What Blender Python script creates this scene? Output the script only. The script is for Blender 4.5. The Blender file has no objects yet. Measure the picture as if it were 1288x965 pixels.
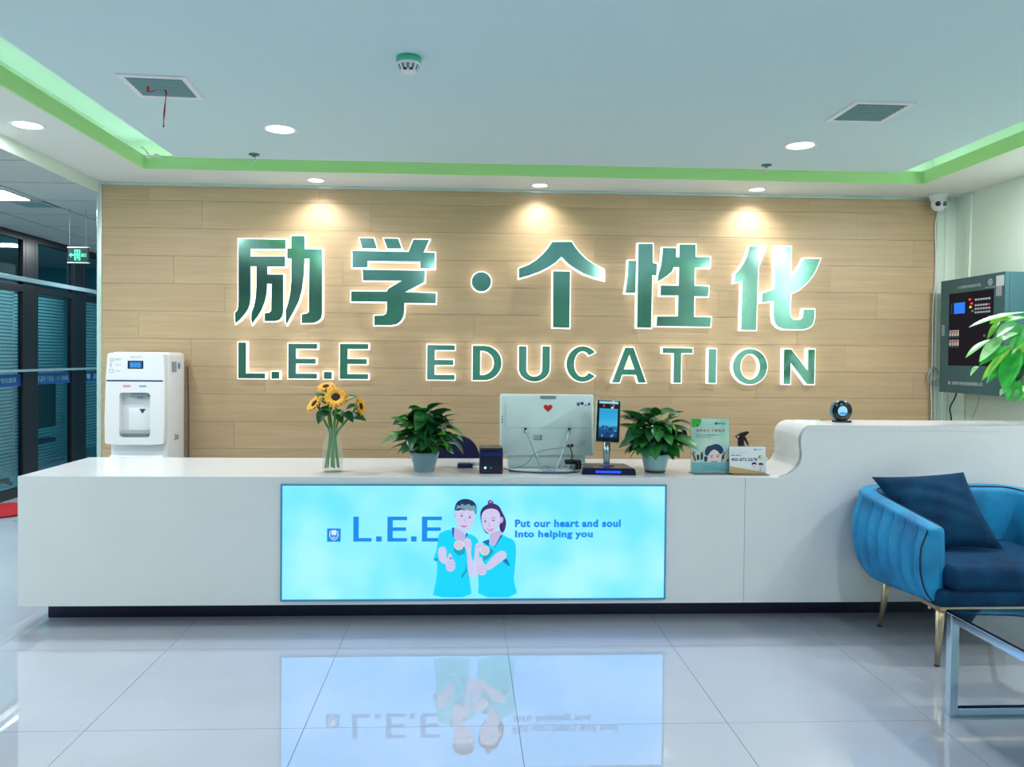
import bpy, bmesh, math, random
from mathutils import Vector, Matrix, Euler
from mathutils.geometry import tessellate_polygon

S = bpy.context.scene
COL = S.collection
PI = math.pi

# ---------------------------------------------------------------- camera
cam_d = bpy.data.cameras.new('camera')
cam = bpy.data.objects.new('camera', cam_d)
COL.objects.link(cam)
S.camera = cam
cam_d.sensor_width = 36.0
cam_d.lens = 27.451
cam_d.shift_x = 0.01017
cam_d.shift_y = -0.0132
cam_d.clip_start = 0.05
_yaw, _pitch, _roll = 0.04634, -0.01623, 0.00915
_f = Vector((math.sin(_yaw) * math.cos(_pitch), math.cos(_yaw) * math.cos(_pitch), math.sin(_pitch)))
_r0 = Vector((math.cos(_yaw), -math.sin(_yaw), 0))
_u0 = _r0.cross(_f)
_r = _r0 * math.cos(_roll) + _u0 * math.sin(_roll)
_u = -_r0 * math.sin(_roll) + _u0 * math.cos(_roll)
cam.matrix_world = Matrix(((_r.x, _u.x, -_f.x, 0.0), (_r.y, _u.y, -_f.y, 0.0), (_r.z, _u.z, -_f.z, 1.389), (0, 0, 0, 1)))

# ---------------------------------------------------------------- world, exposure
W = bpy.data.worlds.new('world')
S.world = W
W.use_nodes = True
W.node_tree.nodes['Background'].inputs[0].default_value = (0.62, 0.85, 0.9, 1)
W.node_tree.nodes['Background'].inputs[1].default_value = 0.6
S.view_settings.view_transform = 'Standard'
S.view_settings.look = 'None'
S.view_settings.gamma = 1.0
S.view_settings.exposure = -0.1
BOX_POWER = 1.0          # brightness of the backlit sign in the desk
DOWN_W = 16.0            # watts of a large downlight
SPOT_W = 28.0            # watts of a small wall spot
FILL_W = 12.5           # watts of each unseen downlight added to light the desk front

# ---------------------------------------------------------------- helpers
ORG = {}
_mats = {}

def srgb(r, g, b):
    return tuple(((v / 255.0) / 12.92 if v / 255.0 <= 0.04045 else ((v / 255.0 + 0.055) / 1.055) ** 2.4) for v in (r, g, b))

def mat(name, col=(200, 200, 200), rough=0.5, metal=0.0, emit=None, es=0.0, ior=1.5, trans=0.0, coat=0.0,
        vary=0.0, vscale=8.0, bump=0.0, bscale=60.0, sheen=0.0, stretch=None, col2=None, alpha=1.0, light=None):
    if name in _mats:
        return _mats[name]
    m = bpy.data.materials.new(name)
    m.use_nodes = True
    nt = m.node_tree
    b = nt.nodes['Principled BSDF']
    c = srgb(*col)
    b.inputs['Base Color'].default_value = (*c, 1)
    b.inputs['Roughness'].default_value = rough
    b.inputs['Metallic'].default_value = metal
    b.inputs['IOR'].default_value = ior
    b.inputs['Transmission Weight'].default_value = trans
    b.inputs['Coat Weight'].default_value = coat
    b.inputs['Coat Roughness'].default_value = 0.05
    b.inputs['Sheen Weight'].default_value = sheen
    b.inputs['Alpha'].default_value = alpha
    if emit is not None:
        b.inputs['Emission Color'].default_value = (*srgb(*emit), 1)
        b.inputs['Emission Strength'].default_value = es
    if light is not None:
        b.inputs['Emission Color'].default_value = (*light, 1)
        b.inputs['Emission Strength'].default_value = es
    if vary > 0 or bump > 0:
        tc = nt.nodes.new('ShaderNodeTexCoord')
        mp = nt.nodes.new('ShaderNodeMapping')
        if stretch:
            mp.inputs['Scale'].default_value = stretch
        nt.links.new(tc.outputs['Object'], mp.inputs['Vector'])
    if vary > 0:
        n = nt.nodes.new('ShaderNodeTexNoise')
        n.inputs['Scale'].default_value = vscale
        n.inputs['Detail'].default_value = 5
        nt.links.new(mp.outputs[0], n.inputs['Vector'])
        mx = nt.nodes.new('ShaderNodeMix')
        mx.data_type = 'RGBA'
        c2 = srgb(*col2) if col2 else tuple(max(0, x * (1 - vary)) for x in c)
        mx.inputs[6].default_value = (*c, 1)
        mx.inputs[7].default_value = (*c2, 1)
        rp = nt.nodes.new('ShaderNodeMapRange')
        rp.inputs[1].default_value = 0.35
        rp.inputs[2].default_value = 0.7
        nt.links.new(n.outputs['Fac'], rp.inputs[0])
        nt.links.new(rp.outputs[0], mx.inputs[0])
        nt.links.new(mx.outputs[2], b.inputs['Base Color'])
    if bump > 0:
        n2 = nt.nodes.new('ShaderNodeTexNoise')
        n2.inputs['Scale'].default_value = bscale
        n2.inputs['Detail'].default_value = 3
        nt.links.new(mp.outputs[0], n2.inputs['Vector'])
        bp = nt.nodes.new('ShaderNodeBump')
        bp.inputs['Strength'].default_value = bump
        bp.inputs['Distance'].default_value = 0.01
        nt.links.new(n2.outputs['Fac'], bp.inputs['Height'])
        nt.links.new(bp.outputs[0], b.inputs['Normal'])
    _mats[name] = m
    return m

class MB:
    """collects shapes; becomes one mesh object"""
    def __init__(self):
        self.v = []; self.f = []; self.m = []; self.sm = []
    def add(self, vs, fs, mi=0, smooth=False):
        o = len(self.v)
        self.v += [tuple(p) for p in vs]
        for f in fs:
            self.f.append([i + o for i in f]); self.m.append(mi); self.sm.append(smooth)
        return self
    def box(self, x0, x1, y0, y1, z0, z1, mi=0):
        vs = [(x, y, z) for z in (z0, z1) for y in (y0, y1) for x in (x0, x1)]
        return self.add(vs, [(0, 2, 3, 1), (4, 5, 7, 6), (0, 1, 5, 4), (2, 6, 7, 3), (0, 4, 6, 2), (1, 3, 7, 5)], mi)
    def rbox(self, x0, x1, y0, y1, z0, z1, r, mi=0, seg=4):
        """box with rounded edges (superellipse grid)"""
        b = bmesh.new()
        bmesh.ops.create_cube(b, size=1.0)
        bmesh.ops.scale(b, vec=(x1 - x0, y1 - y0, z1 - z0), verts=b.verts)
        bmesh.ops.translate(b, vec=((x0 + x1) / 2, (y0 + y1) / 2, (z0 + z1) / 2), verts=b.verts)
        bmesh.ops.bevel(b, geom=list(b.edges), offset=r, segments=seg, profile=0.5, affect='EDGES')
        self.bm(b, mi, True)
        return self
    def bm(self, b, mi=0, smooth=False):
        b.verts.index_update()
        self.add([v.co[:] for v in b.verts], [[v.index for v in f.verts] for f in b.faces], mi, smooth)
        b.free()
        return self
    def rings(self, rings, mi=0, closed=True, cap=True, smooth=True):
        n = len(rings[0]); vs = [p for r in rings for p in r]; fs = []
        for i in range(len(rings) - 1):
            for j in range(n if closed else n - 1):
                k = (j + 1) % n
                fs.append((i * n + j, i * n + k, (i + 1) * n + k, (i + 1) * n + j))
        if cap:
            fs.append(tuple(range(n))[::-1]); fs.append(tuple((len(rings) - 1) * n + j for j in range(n)))
        return self.add(vs, fs, mi, smooth)
    def lathe(self, prof, c, seg=32, axis='z', mi=0, cap=True, smooth=True):
        rs = []
        for r, h in prof:
            ring = []
            for k in range(seg):
                a = 2 * PI * k / seg
                u, w = r * math.cos(a), r * math.sin(a)
                if axis == 'z': ring.append((c[0] + u, c[1] + w, c[2] + h))
                elif axis == 'y': ring.append((c[0] + u, c[1] + h, c[2] - w))
                else: ring.append((c[0] + h, c[1] + u, c[2] + w))
            rs.append(ring)
        return self.rings(rs, mi, True, cap, smooth)
    def tube(self, pts, r, seg=8, mi=0, cap=True):
        pts = [Vector(p) for p in pts]
        rr = r if isinstance(r, (list, tuple)) else [r] * len(pts)
        rs = []; up = None
        for i, p in enumerate(pts):
            t = (pts[min(i + 1, len(pts) - 1)] - pts[max(i - 1, 0)])
            if t.length < 1e-9: t = Vector((0, 0, 1))
            t.normalize()
            if up is None:
                up = Vector((0, 0, 1)) if abs(t.z) < 0.9 else Vector((1, 0, 0))
            a = t.cross(up).normalized(); b = a.cross(t).normalized(); up = b
            rs.append([tuple(p + (a * math.cos(2 * PI * k / seg) + b * math.sin(2 * PI * k / seg)) * rr[i]) for k in range(seg)])
        return self.rings(rs, mi, True, cap)
    def sqtube(self, p, q, w, mi=0):
        x0, x1 = sorted((p[0], q[0])); y0, y1 = sorted((p[1], q[1])); z0, z1 = sorted((p[2], q[2]))
        return self.box(x0 - w, x1 + w, y0 - w, y1 + w, z0 - w, z1 + w, mi)
    def sphere(self, c, r, mi=0, seg=16, sc=(1, 1, 1)):
        b = bmesh.new()
        bmesh.ops.create_uvsphere(b, u_segments=seg, v_segments=max(6, seg // 2), radius=r)
        bmesh.ops.scale(b, vec=sc, verts=b.verts)
        bmesh.ops.translate(b, vec=c, verts=b.verts)
        return self.bm(b, mi, True)
    def prism(self, loops, y0, y1, fn=None, mi=0, side=None):
        """loops of (x,z), the first the outline, the rest holes; extruded along y. fn maps (x,y,z)"""
        if not isinstance(loops[0][0], (tuple, list)): loops = [loops]
        fn = fn or (lambda x, y, z: (x, y, z))
        flat = [p for l in loops for p in l]
        tris = tessellate_polygon([[Vector((p[0], p[1], 0)) for p in l] for l in loops])
        n = len(flat)
        vs = [fn(p[0], y0, p[1]) for p in flat] + [fn(p[0], y1, p[1]) for p in flat]
        def area(t):
            a, b, c = (flat[i] for i in t)
            return (b[0] - a[0]) * (c[1] - a[1]) - (c[0] - a[0]) * (b[1] - a[1])
        tris = [t if area(t) > 0 else t[::-1] for t in tris]
        self.add(vs, [tuple(t) for t in tris] + [tuple(i + n for i in t)[::-1] for t in tris], mi)
        fs = []; o = 0
        for li, l in enumerate(loops):
            k = len(l)
            ar = sum(l[i][0] * l[(i + 1) % k][1] - l[(i + 1) % k][0] * l[i][1] for i in range(k))
            for i in range(k):
                a, b = o + i, o + (i + 1) % k
                q = (a, a + n, b + n, b)
                if (ar > 0) != (li == 0): q = q[::-1]
                fs.append(q)
            o += k
        b0 = len(self.v) - len(vs)
        for f in fs:
            self.f.append([i + b0 for i in f]); self.m.append(mi if side is None else side); self.sm.append(False)
        return self
    def poly(self, pts, y, mi=0, fn=None):
        """flat print: one thin filled outline"""
        return self.prism(pts, y, y + 0.0003, fn, mi)

def thing(name, label=None, cat=None, loc=(0, 0, 0), group=None, kind=None):
    o = bpy.data.objects.new(name, None)
    COL.objects.link(o)
    o.empty_display_size = 0.1
    o.location = loc
    ORG[o] = Vector(loc)
    tag(o, label, cat, group, kind)
    return o

def tag(o, label=None, cat=None, group=None, kind=None):
    if label: o['label'] = label
    if cat: o['category'] = cat
    if group: o['group'] = group
    if kind: o['kind'] = kind
    return o

def ob(name, mb, mats, parent=None, loc=None, bevel=0.0, subsurf=0, label=None, kind=None, seg=2):
    org = ORG[parent] if parent is not None else Vector(loc if loc is not None else (0, 0, 0))
    me = bpy.data.meshes.new(name)
    me.from_pydata([(p[0] - org.x, p[1] - org.y, p[2] - org.z) for p in mb.v], [], mb.f)
    if not isinstance(mats, (list, tuple)): mats = [mats]
    for m in mats: me.materials.append(m)
    me.polygons.foreach_set('material_index', mb.m)
    me.polygons.foreach_set('use_smooth', mb.sm)
    me.update()
    o = bpy.data.objects.new(name, me)
    COL.objects.link(o)
    if parent is not None: o.parent = parent
    else: o.location = org
    ORG[o] = org
    if bevel:
        md = o.modifiers.new('bevel', 'BEVEL'); md.width = bevel; md.segments = seg; md.limit_method = 'ANGLE'
        me.polygons.foreach_set('use_smooth', [True] * len(me.polygons))
        w = o.modifiers.new('normals', 'WEIGHTED_NORMAL'); w.keep_sharp = False
    if subsurf:
        md = o.modifiers.new('subsurf', 'SUBSURF'); md.levels = subsurf; md.render_levels = subsurf
    if label: o['label'] = label
    if kind: o['kind'] = kind
    return o

def text_mesh(body, bold=0.0, spacing=1.0):
    c = bpy.data.curves.new('text', 'FONT')
    c.body = body; c.size = 1.0; c.offset = bold; c.space_character = spacing
    c.resolution_u = 3
    o = bpy.data.objects.new('text', c)
    COL.objects.link(o)
    bpy.context.view_layer.update()
    me = bpy.data.meshes.new_from_object(o.evaluated_get(bpy.context.evaluated_depsgraph_get()))
    vs = [v.co.copy() for v in me.vertices]
    fs = [tuple(p.vertices) for p in me.polygons]
    bpy.data.objects.remove(o); bpy.data.curves.remove(c); bpy.data.meshes.remove(me)
    return vs, fs

def text(mb, body, rect, y, mi=0, fn=None, bold=0.0, spacing=1.0):
    """lettering filling rect = (x0, z0, x1, z1), lying at depth y, read from -y"""
    vs, fs = text_mesh(body, bold, spacing)
    if not vs: return mb
    ax, bx = min(v.x for v in vs), max(v.x for v in vs)
    ay, by = min(v.y for v in vs), max(v.y for v in vs)
    fn = fn or (lambda x, y_, z: (x, y_, z))
    out = []
    for v in vs:
        x = rect[0] + (v.x - ax) / max(bx - ax, 1e-6) * (rect[2] - rect[0])
        z = rect[1] + (v.y - ay) / max(by - ay, 1e-6) * (rect[3] - rect[1])
        out.append(fn(x, y, z))
    return mb.add(out, fs, mi)

def grow(loop, d):
    """outline moved outwards by d"""
    n = len(loop)
    ar = sum(loop[i][0] * loop[(i + 1) % n][1] - loop[(i + 1) % n][0] * loop[i][1] for i in range(n))
    s = 1 if ar > 0 else -1
    out = []
    for i in range(n):
        p0, p1, p2 = (Vector(loop[i - 1]), Vector(loop[i]), Vector(loop[(i + 1) % n]))
        e1 = (p1 - p0).normalized(); e2 = (p2 - p1).normalized()
        n1 = Vector((e1.y, -e1.x)) * s; n2 = Vector((e2.y, -e2.x)) * s
        b = n1 + n2
        if b.length < 1e-6: b = n1.copy()
        b.normalize()
        k = d / max(0.45, b.dot(n1))
        out.append((p1.x + b.x * k, p1.y + b.y * k))
    return out

def ellipse(cx, cz, rx, rz, n=24):
    return [(cx + rx * math.cos(2 * PI * i / n), cz + rz * math.sin(2 * PI * i / n)) for i in range(n)]

def chaikin(loop, it=2):
    for _ in range(it):
        o = []
        for i in range(len(loop)):
            a, b = loop[i], loop[(i + 1) % len(loop)]
            o.append((a[0] * .75 + b[0] * .25, a[1] * .75 + b[1] * .25))
            o.append((a[0] * .25 + b[0] * .75, a[1] * .25 + b[1] * .75))
        loop = o
    return loop

def smooth_path(pts, it=2):
    pts = [Vector(p) for p in pts]
    for _ in range(it):
        o = [pts[0]]
        for a, b in zip(pts[:-1], pts[1:]):
            o += [a.lerp(b, .25), a.lerp(b, .75)]
        o.append(pts[-1]); pts = o
    return pts

def copy_obj(o, parent=None, loc=None, rot=None):
    c = o.copy(); COL.objects.link(c)
    if parent is not None: c.parent = parent
    if loc is not None: c.location = loc
    if rot is not None: c.rotation_euler = rot
    return c

def disk_light(x, y, z, r, power, col, spot=None, blend=0.9, parent=None, tgt=None, name='lamp'):
    if spot:
        L = bpy.data.lights.new(name, 'SPOT'); L.spot_size = spot; L.spot_blend = blend; L.shadow_soft_size = r
    else:
        L = bpy.data.lights.new(name, 'AREA'); L.shape = 'DISK'; L.size = 2 * r
    L.energy = power; L.color = col
    o = bpy.data.objects.new(name, L); COL.objects.link(o); o.location = (x, y, z)
    if tgt is not None:
        d = Vector(tgt) - Vector((x, y, z)); o.rotation_euler = d.to_track_quat('-Z', 'Y').to_euler()
    if parent is not None:
        o.parent = parent; o.location = Vector((x, y, z)) - ORG[parent]
    return o

# ---------------------------------------------------------------- materials
M_wall = mat('green_paint', (222, 240, 226), 0.75, bump=0.05, bscale=200)
M_cove = mat('cove_green_paint', (190, 238, 166), 0.7)
M_ceil = mat('white_ceiling_paint', (228, 232, 226), 0.85, bump=0.03, bscale=120)
M_grid = mat('mineral_tile', (190, 200, 200), 0.9, vary=0.12, vscale=60, bump=0.3, bscale=260)
M_tbar = mat('grid_bar', (60, 92, 96), 0.5)
M_alu = mat('aluminium_trim', (205, 225, 222), 0.25, 0.7)
M_black = mat('black_frame', (14, 22, 32), 0.35)
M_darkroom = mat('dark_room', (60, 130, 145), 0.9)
M_stone = mat('white_solid_surface', (226, 230, 232), 0.22, coat=0.3, vary=0.03, vscale=3)
M_navy = mat('navy_plinth', (10, 12, 60), 0.3)
M_grout = mat('tile_grout', (120, 130, 138), 0.8)
M_wplas = mat('white_plastic', (236, 240, 244), 0.3)
M_gplas = mat('grey_plastic', (150, 165, 170), 0.4)
M_bplas = mat('black_plastic', (12, 14, 18), 0.3)
M_lamp = mat('lamp_diffuser', (255, 255, 255), 0.5, light=(1, 1, 1), es=6.0)

def tile_material():
    m = mat('polished_tile', (178, 186, 196), 0.018, 0.12, ior=2.1)
    nt = m.node_tree; b = nt.nodes['Principled BSDF']
    tc = nt.nodes.new('ShaderNodeTexCoord'); n = nt.nodes.new('ShaderNodeTexNoise')
    oi = nt.nodes.new('ShaderNodeObjectInfo'); va = nt.nodes.new('ShaderNodeVectorMath'); va.operation = 'ADD'
    nt.links.new(tc.outputs['Object'], va.inputs[0]); nt.links.new(oi.outputs['Location'], va.inputs[1])
    nt.links.new(va.outputs[0], n.inputs['Vector']); n.inputs['Scale'].default_value = 1.3; n.inputs['Detail'].default_value = 6
    r = nt.nodes.new('ShaderNodeValToRGB')
    r.color_ramp.elements[0].position = 0.3; r.color_ramp.elements[0].color = (*srgb(184, 192, 204), 1)
    r.color_ramp.elements[1].position = 0.75; r.color_ramp.elements[1].color = (*srgb(198, 205, 216), 1)
    nt.links.new(n.outputs['Fac'], r.inputs[0]); nt.links.new(r.outputs[0], b.inputs['Base Color'])
    return m
M_tile = tile_material()

def oak_material():
    m = mat('oak_laminate', (200, 175, 130), 0.42)
    nt = m.node_tree; b = nt.nodes['Principled BSDF']; L = nt.links.new
    tc = nt.nodes.new('ShaderNodeTexCoord'); oi = nt.nodes.new('ShaderNodeObjectInfo')
    va = nt.nodes.new('ShaderNodeVectorMath'); va.operation = 'MULTIPLY_ADD'
    L(oi.outputs['Random'], va.inputs[0]); va.inputs[1].default_value = (17, 3, 29)
    L(tc.outputs['Object'], va.inputs[2])
    mp = nt.nodes.new('ShaderNodeMapping'); mp.inputs['Scale'].default_value = (0.7, 1.0, 20.0); L(va.outputs[0], mp.inputs[0])
    n1 = nt.nodes.new('ShaderNodeTexNoise'); n1.inputs['Scale'].default_value = 1.6; n1.inputs['Detail'].default_value = 7
    n1.inputs['Distortion'].default_value = 0.6; L(mp.outputs[0], n1.inputs['Vector'])
    mp2 = nt.nodes.new('ShaderNodeMapping'); mp2.inputs['Scale'].default_value = (3.0, 3.0, 150.0); L(va.outputs[0], mp2.inputs[0])
    n2 = nt.nodes.new('ShaderNodeTexNoise'); n2.inputs['Scale'].default_value = 1.5; n2.inputs['Detail'].default_value = 4
    L(mp2.outputs[0], n2.inputs['Vector'])
    r = nt.nodes.new('ShaderNodeValToRGB'); e = r.color_ramp.elements
    e[0].position = 0.3; e[0].color = (*srgb(188, 162, 124), 1)
    e[1].position = 0.7; e[1].color = (*srgb(202, 177, 140), 1)
    L(n1.outputs['Fac'], r.inputs[0])
    mr = nt.nodes.new('ShaderNodeMapRange'); mr.inputs[1].default_value = 0.3; mr.inputs[2].default_value = 0.7
    mr.inputs[3].default_value = 0.94; mr.inputs[4].default_value = 1.03; L(n2.outputs['Fac'], mr.inputs[0])
    mr2 = nt.nodes.new('ShaderNodeMapRange'); mr2.inputs[3].default_value = 0.94; mr2.inputs[4].default_value = 1.04
    L(oi.outputs['Random'], mr2.inputs[0])
    mu = nt.nodes.new('ShaderNodeMath'); mu.operation = 'MULTIPLY'; L(mr.outputs[0], mu.inputs[0]); L(mr2.outputs[0], mu.inputs[1])
    hs = nt.nodes.new('ShaderNodeHueSaturation'); L(r.outputs[0], hs.inputs['Color']); L(mu.outputs[0], hs.inputs['Value'])
    L(hs.outputs[0], b.inputs['Base Color'])
    return m
M_oak = oak_material()

# ================================================================ SETTING
XR, XG, YB, YREAR, ZC, ZG = 3.72, -4.32, 5.80, -3.6, 2.635, 2.555

# floor and its tiles
fl = ob('floor', MB().box(-4.4, 3.9, -3.7, 11.0, -0.06, -0.002), M_grout, loc=(0, 0, 0)); fl['kind'] = 'structure'
tm = ob('floor_tile', MB().box(-0.3988, 0.3988, -0.3988, 0.3988, -0.012, 0.0), M_tile, fl)
first = True
for i in range(-4, 7):
    for j in range(-9, 10):
        cx, cy = -1.389 + 0.8 * i + 0.4, 3.718 + 0.8 * j - 0.4
        if cy > 5.4 and cx > -2.3: continue
        if cy < -3.4 or cx < -4.6: continue
        o = tm if first else copy_obj(tm, fl)
        first = False
        o.location = (cx, cy, 0)

# back wall, faced with planks
wb = ob('wall_back', MB().box(-2.66, 3.66, YB + 0.012, YB + 0.15, 0, ZC), M_wall); wb['kind'] = 'structure'
rng = random.Random(4)
zt = 2.612
x_lo, x_hi = -2.64, 3.572
rows = []
z = 1.1012 - 0.2008 * 5
while z < zt - 0.01:
    rows.append((max(z, 0.0), min(z + 0.2008, zt))); z += 0.2008
PL = 1.22
full = {}
for ri, (z0, z1) in enumerate(rows):
    x = x_lo - [0.0, 0.47, 0.86, 0.25, 0.68][ri % 5] - rng.random() * 0.12
    while x < x_hi:
        a, b = max(x, x_lo), min(x + PL, x_hi)
        if b - a > 0.02:
            key = (round(b - a, 3), round(z1 - z0, 3))
            loc = ((a + b) / 2, YB + 0.006, (z0 + z1) / 2)
            if key in full:
                o = copy_obj(full[key], wb, loc)
            else:
                hw, hh = (b - a) / 2 - 0.0006, (z1 - z0) / 2 - 0.0009
                o = ob('wood_plank', MB().box(-hw, hw, -0.006, 0.006, -hh, hh), M_oak, wb)
                o.location = loc; full[key] = o
        x += PL
tr = ob('trim_1', MB().box(-2.665, 3.60, YB - 0.006, YB + 0.014, 2.612, ZC + 0.002), M_alu, bevel=0.002); tr['kind'] = 'structure'
tr = ob('trim_2', MB().box(-2.672, -2.638, YB - 0.008, YB + 0.155, 0.0, 2.612), M_alu, bevel=0.003); tr['kind'] = 'structure'
tr = ob('trim_3', MB().box(3.572, 3.592, YB - 0.01, YB + 0.014, 0.0, 2.612), M_wall, bevel=0.002); tr['kind'] = 'structure'

# right wall, rear wall
wr = ob('wall_right', MB().box(XR, XR + 0.12, YREAR, YB + 0.15, 0, ZC + 0.25), M_wall); wr['kind'] = 'structure'
wr = ob('wall_back_return', MB().box(3.592, XR, YB - 0.002, YB + 0.15, 0, ZC + 0.1), M_wall); wr['kind'] = 'structure'
wq = ob('wall_rear', MB().box(XG - 0.1, XR + 0.12, YREAR - 0.12, YREAR, 0, 2.95), mat('rear_green_paint', (150, 205, 185), 0.7)); wq['kind'] = 'structure'
for i, (a, b) in enumerate([(-3.4, -2.95), (-0.9, -0.5), (1.1, 1.28), (2.6, 2.95)]):  # unseen piers, added so the steel letters reflect white streaks
    c = ob('trim_%d' % (10 + i), MB().box(a, b, YREAR, YREAR + 0.1, 0, 2.6), mat('reflection_pier', (235, 240, 238), 0.6)); c['kind'] = 'structure'
wl = ob('wall_left_rear', MB().box(XG - 0.1, XG, YREAR, 5.0, 0, 2.7), M_wall); wl['kind'] = 'structure'

# ceiling: flat centre field, trench with lit cove, outer soffit
xl, xr, yf = -2.165, 3.2, 5.37          # lip of the soffit
cl, cr, cf = -1.84, 2.87, 5.05          # edge of the centre field
yn = -2.6
c = ob('ceiling', MB().box(cl, cr, yn + 0.33, cf, ZC, ZC + 0.03).box(xl - 0.4, xr + 0.4, yn - 0.3, yf + 0.35, ZC + 0.235, ZC + 0.26), mat('ceiling_painted_cyan_bounce', (205, 228, 232), 0.85, bump=0.03, bscale=120))  # blue tint paints in cyan light bounced from the light box
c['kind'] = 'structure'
sf = MB()
sf.box(-2.66, xl, YREAR, YB + 0.15, ZC, ZC + 0.02).box(xr, XR, YREAR, YB + 0.15, ZC, ZC + 0.02)
sf.box(xl, xr, yf, YB + 0.15, ZC, ZC + 0.02).box(xl, xr, YREAR, yn, ZC, ZC + 0.02)
o = ob('ceiling_soffit', sf, M_ceil); o['kind'] = 'structure'
lp = MB()
lp.box(xl - 0.015, xl + 0.001, yn, yf + 0.015, ZC - 0.0005, ZC + 0.088).box(xr - 0.001, xr + 0.015, yn, yf + 0.015, ZC - 0.0005, ZC + 0.088)
lp.box(xl, xr, yf - 0.001, yf + 0.015, ZC - 0.0005, ZC + 0.088)
# cavity walls behind the lip and upstand of the centre field
cv = MB()
cv.box(xl - 0.22, xl - 0.2, yn, yf + 0.22, ZC + 0.02, ZC + 0.235).box(xr + 0.2, xr + 0.22, yn, yf + 0.22, ZC + 0.02, ZC + 0.235)
cv.box(xl - 0.2, xr + 0.2, yf + 0.2, yf + 0.22, ZC + 0.02, ZC + 0.235)
o = ob('trim_8', cv, M_wall); o['kind'] = 'structure'
lp.box(cl, cl + 0.015, yn + 0.33, cf, ZC + 0.03, ZC + 0.235).box(cr - 0.015, cr, yn + 0.33, cf, ZC + 0.03, ZC + 0.235)
lp.box(cl, cr, cf - 0.015, cf, ZC + 0.03, ZC + 0.235)
o = ob('trim_4', lp, M_cove); o['kind'] = 'structure'
fa = ob('trim_5', MB().box(-2.668, -2.655, YREAR, YB + 0.15, ZG, ZC + 0.02), M_wall); fa['kind'] = 'structure'
led = mat('led_strip', (255, 255, 255), 0.5, light=(0.74, 1.0, 0.74), es=7.5)
for a in ((xl - 0.13, xl - 0.115, yn, yf + 0.12), (xr + 0.115, xr + 0.13, yn, yf + 0.12), (xl - 0.1, xr + 0.1, yf + 0.115, yf + 0.13)):
    m_ = MB().box(a[0], a[1], a[2], a[3], ZC + 0.025, ZC + 0.035)
    t = tag(ob('led_strip', m_, led, loc=((a[0] + a[1]) / 2, (a[2] + a[3]) / 2, ZC + 0.02)),
            {0: 'pale green light strip in the left cove of the ceiling', 1: 'pale green light strip in the right cove of the ceiling', 2: 'pale green light strip in the cove above the wood wall'}[
                0 if a[1] < -1 and a[0] < -2.2 and a[3] - a[2] > 1 else (1 if a[3] - a[2] > 1 else 2)], 'light strip')

# left office bay: grid ceiling with tiles
gc = ob('ceiling_grid', MB().box(XG - 0.1, -2.67, YREAR, 11.0, ZG + 0.012, ZG + 0.06), M_tbar); gc['kind'] = 'structure'
ys = [-3.0 + 0.6215 * k for k in range(0, 23)]
# column lines of the grid run at x = -3.235 and -3.85
xs = [(-2.66, -3.2355), (-3.2355, -3.8500), (-3.85, -4.3)]
tiles = {}
for k in range(-7, 9):
    y0 = 6.1127 + 0.6215 * k
    for a, b in xs:
        hw = abs(a - b) / 2 - 0.008
        key = round(hw, 3)
        loc = ((a + b) / 2, y0 + 0.31, ZG + 0.006)
        if key not in tiles:
            o = ob('ceiling_tile', MB().box(-hw, hw, -0.302, 0.302, -0.008, 0.008), M_grid, gc); o.location = loc; tiles[key] = o
        else:
            copy_obj(tiles[key], gc, loc)

# glass partition of the left office bay
M_gl = mat('tinted_glass', (196, 238, 244), 0.02, ior=1.45, trans=1.0)
M_blue = mat('blue_decal', (10, 84, 150), 0.5)
def pane(n, y0, y1):
    w = thing('window_%d' % n, loc=(XG, (y0 + y1) / 2, 0), kind='structure')
    ob('frame', MB().box(XG - 0.03, XG + 0.03, y0, y0 + 0.05, 0, ZG).box(XG - 0.03, XG + 0.03, y1 - 0.05, y1, 0, ZG)
       .box(XG - 0.03, XG + 0.03, y0 + 0.05, y1 - 0.05, ZG - 0.07, ZG).box(XG - 0.03, XG + 0.03, y0 + 0.05, y1 - 0.05, 0, 0.09), M_black, w, bevel=0.003)
    ob('glass_pane', MB().box(XG - 0.006, XG + 0.006, y0 + 0.05, y1 - 0.05, 0.09, ZG - 0.07), M_gl, w)
    ob('transom', MB().box(XG - 0.03, XG + 0.03, y0 + 0.05, y1 - 0.05, 1.98, 2.05), M_black, w, bevel=0.003)
    if y1 > 7:
        d = ob('decal_band', MB().box(XG + 0.007, XG + 0.008, y0 + 0.05, y1 - 0.05, 1.07, 1.185), M_blue, w)
        lt = MB(); L_ = y1 - y0 - 0.1
        g = lambda x, y, z: (XG + 0.0085, y0 + 0.05 + L_ - 0.0 - (L_ - x) if False else y0 + 0.05 + x, z)
        text(lt, '励学·个性化', (L_ * 0.12, 1.10, L_ * 0.5, 1.16), 0, fn=g, bold=0.01)
        text(lt, '一对一个性化教育', (L_ * 0.56, 1.105, L_ * 0.94, 1.155), 0, fn=g, bold=0.01)
        lt.prism([(L_ * 0.03, 1.16), (L_ * 0.08, 1.16), (L_ * 0.08, 1.12), (L_ * 0.055, 1.095), (L_ * 0.03, 1.12)], 0, 0.0005, fn=lambda x, y, z: (XG + 0.0085 + y, y0 + 0.05 + x, z))
        ob('lettering', lt, mat('decal_white', (150, 205, 225), 0.5), w)
    return w
pane(1, 5.0, 6.42); pane(2, 6.42, 7.84)
pane(3, 8.01, 8.78)
pane(4, 9.0, 10.9)
p = ob('trim_6', MB().box(XG - 0.04, XG + 0.03, 7.84, 8.01, 0, ZG), M_black, bevel=0.004); p['kind'] = 'structure'
p = ob('trim_7', MB().box(XG - 0.04, XG + 0.03, 8.78, 9.0, 0, ZG), M_black, bevel=0.004); p['kind'] = 'structure'
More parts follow.
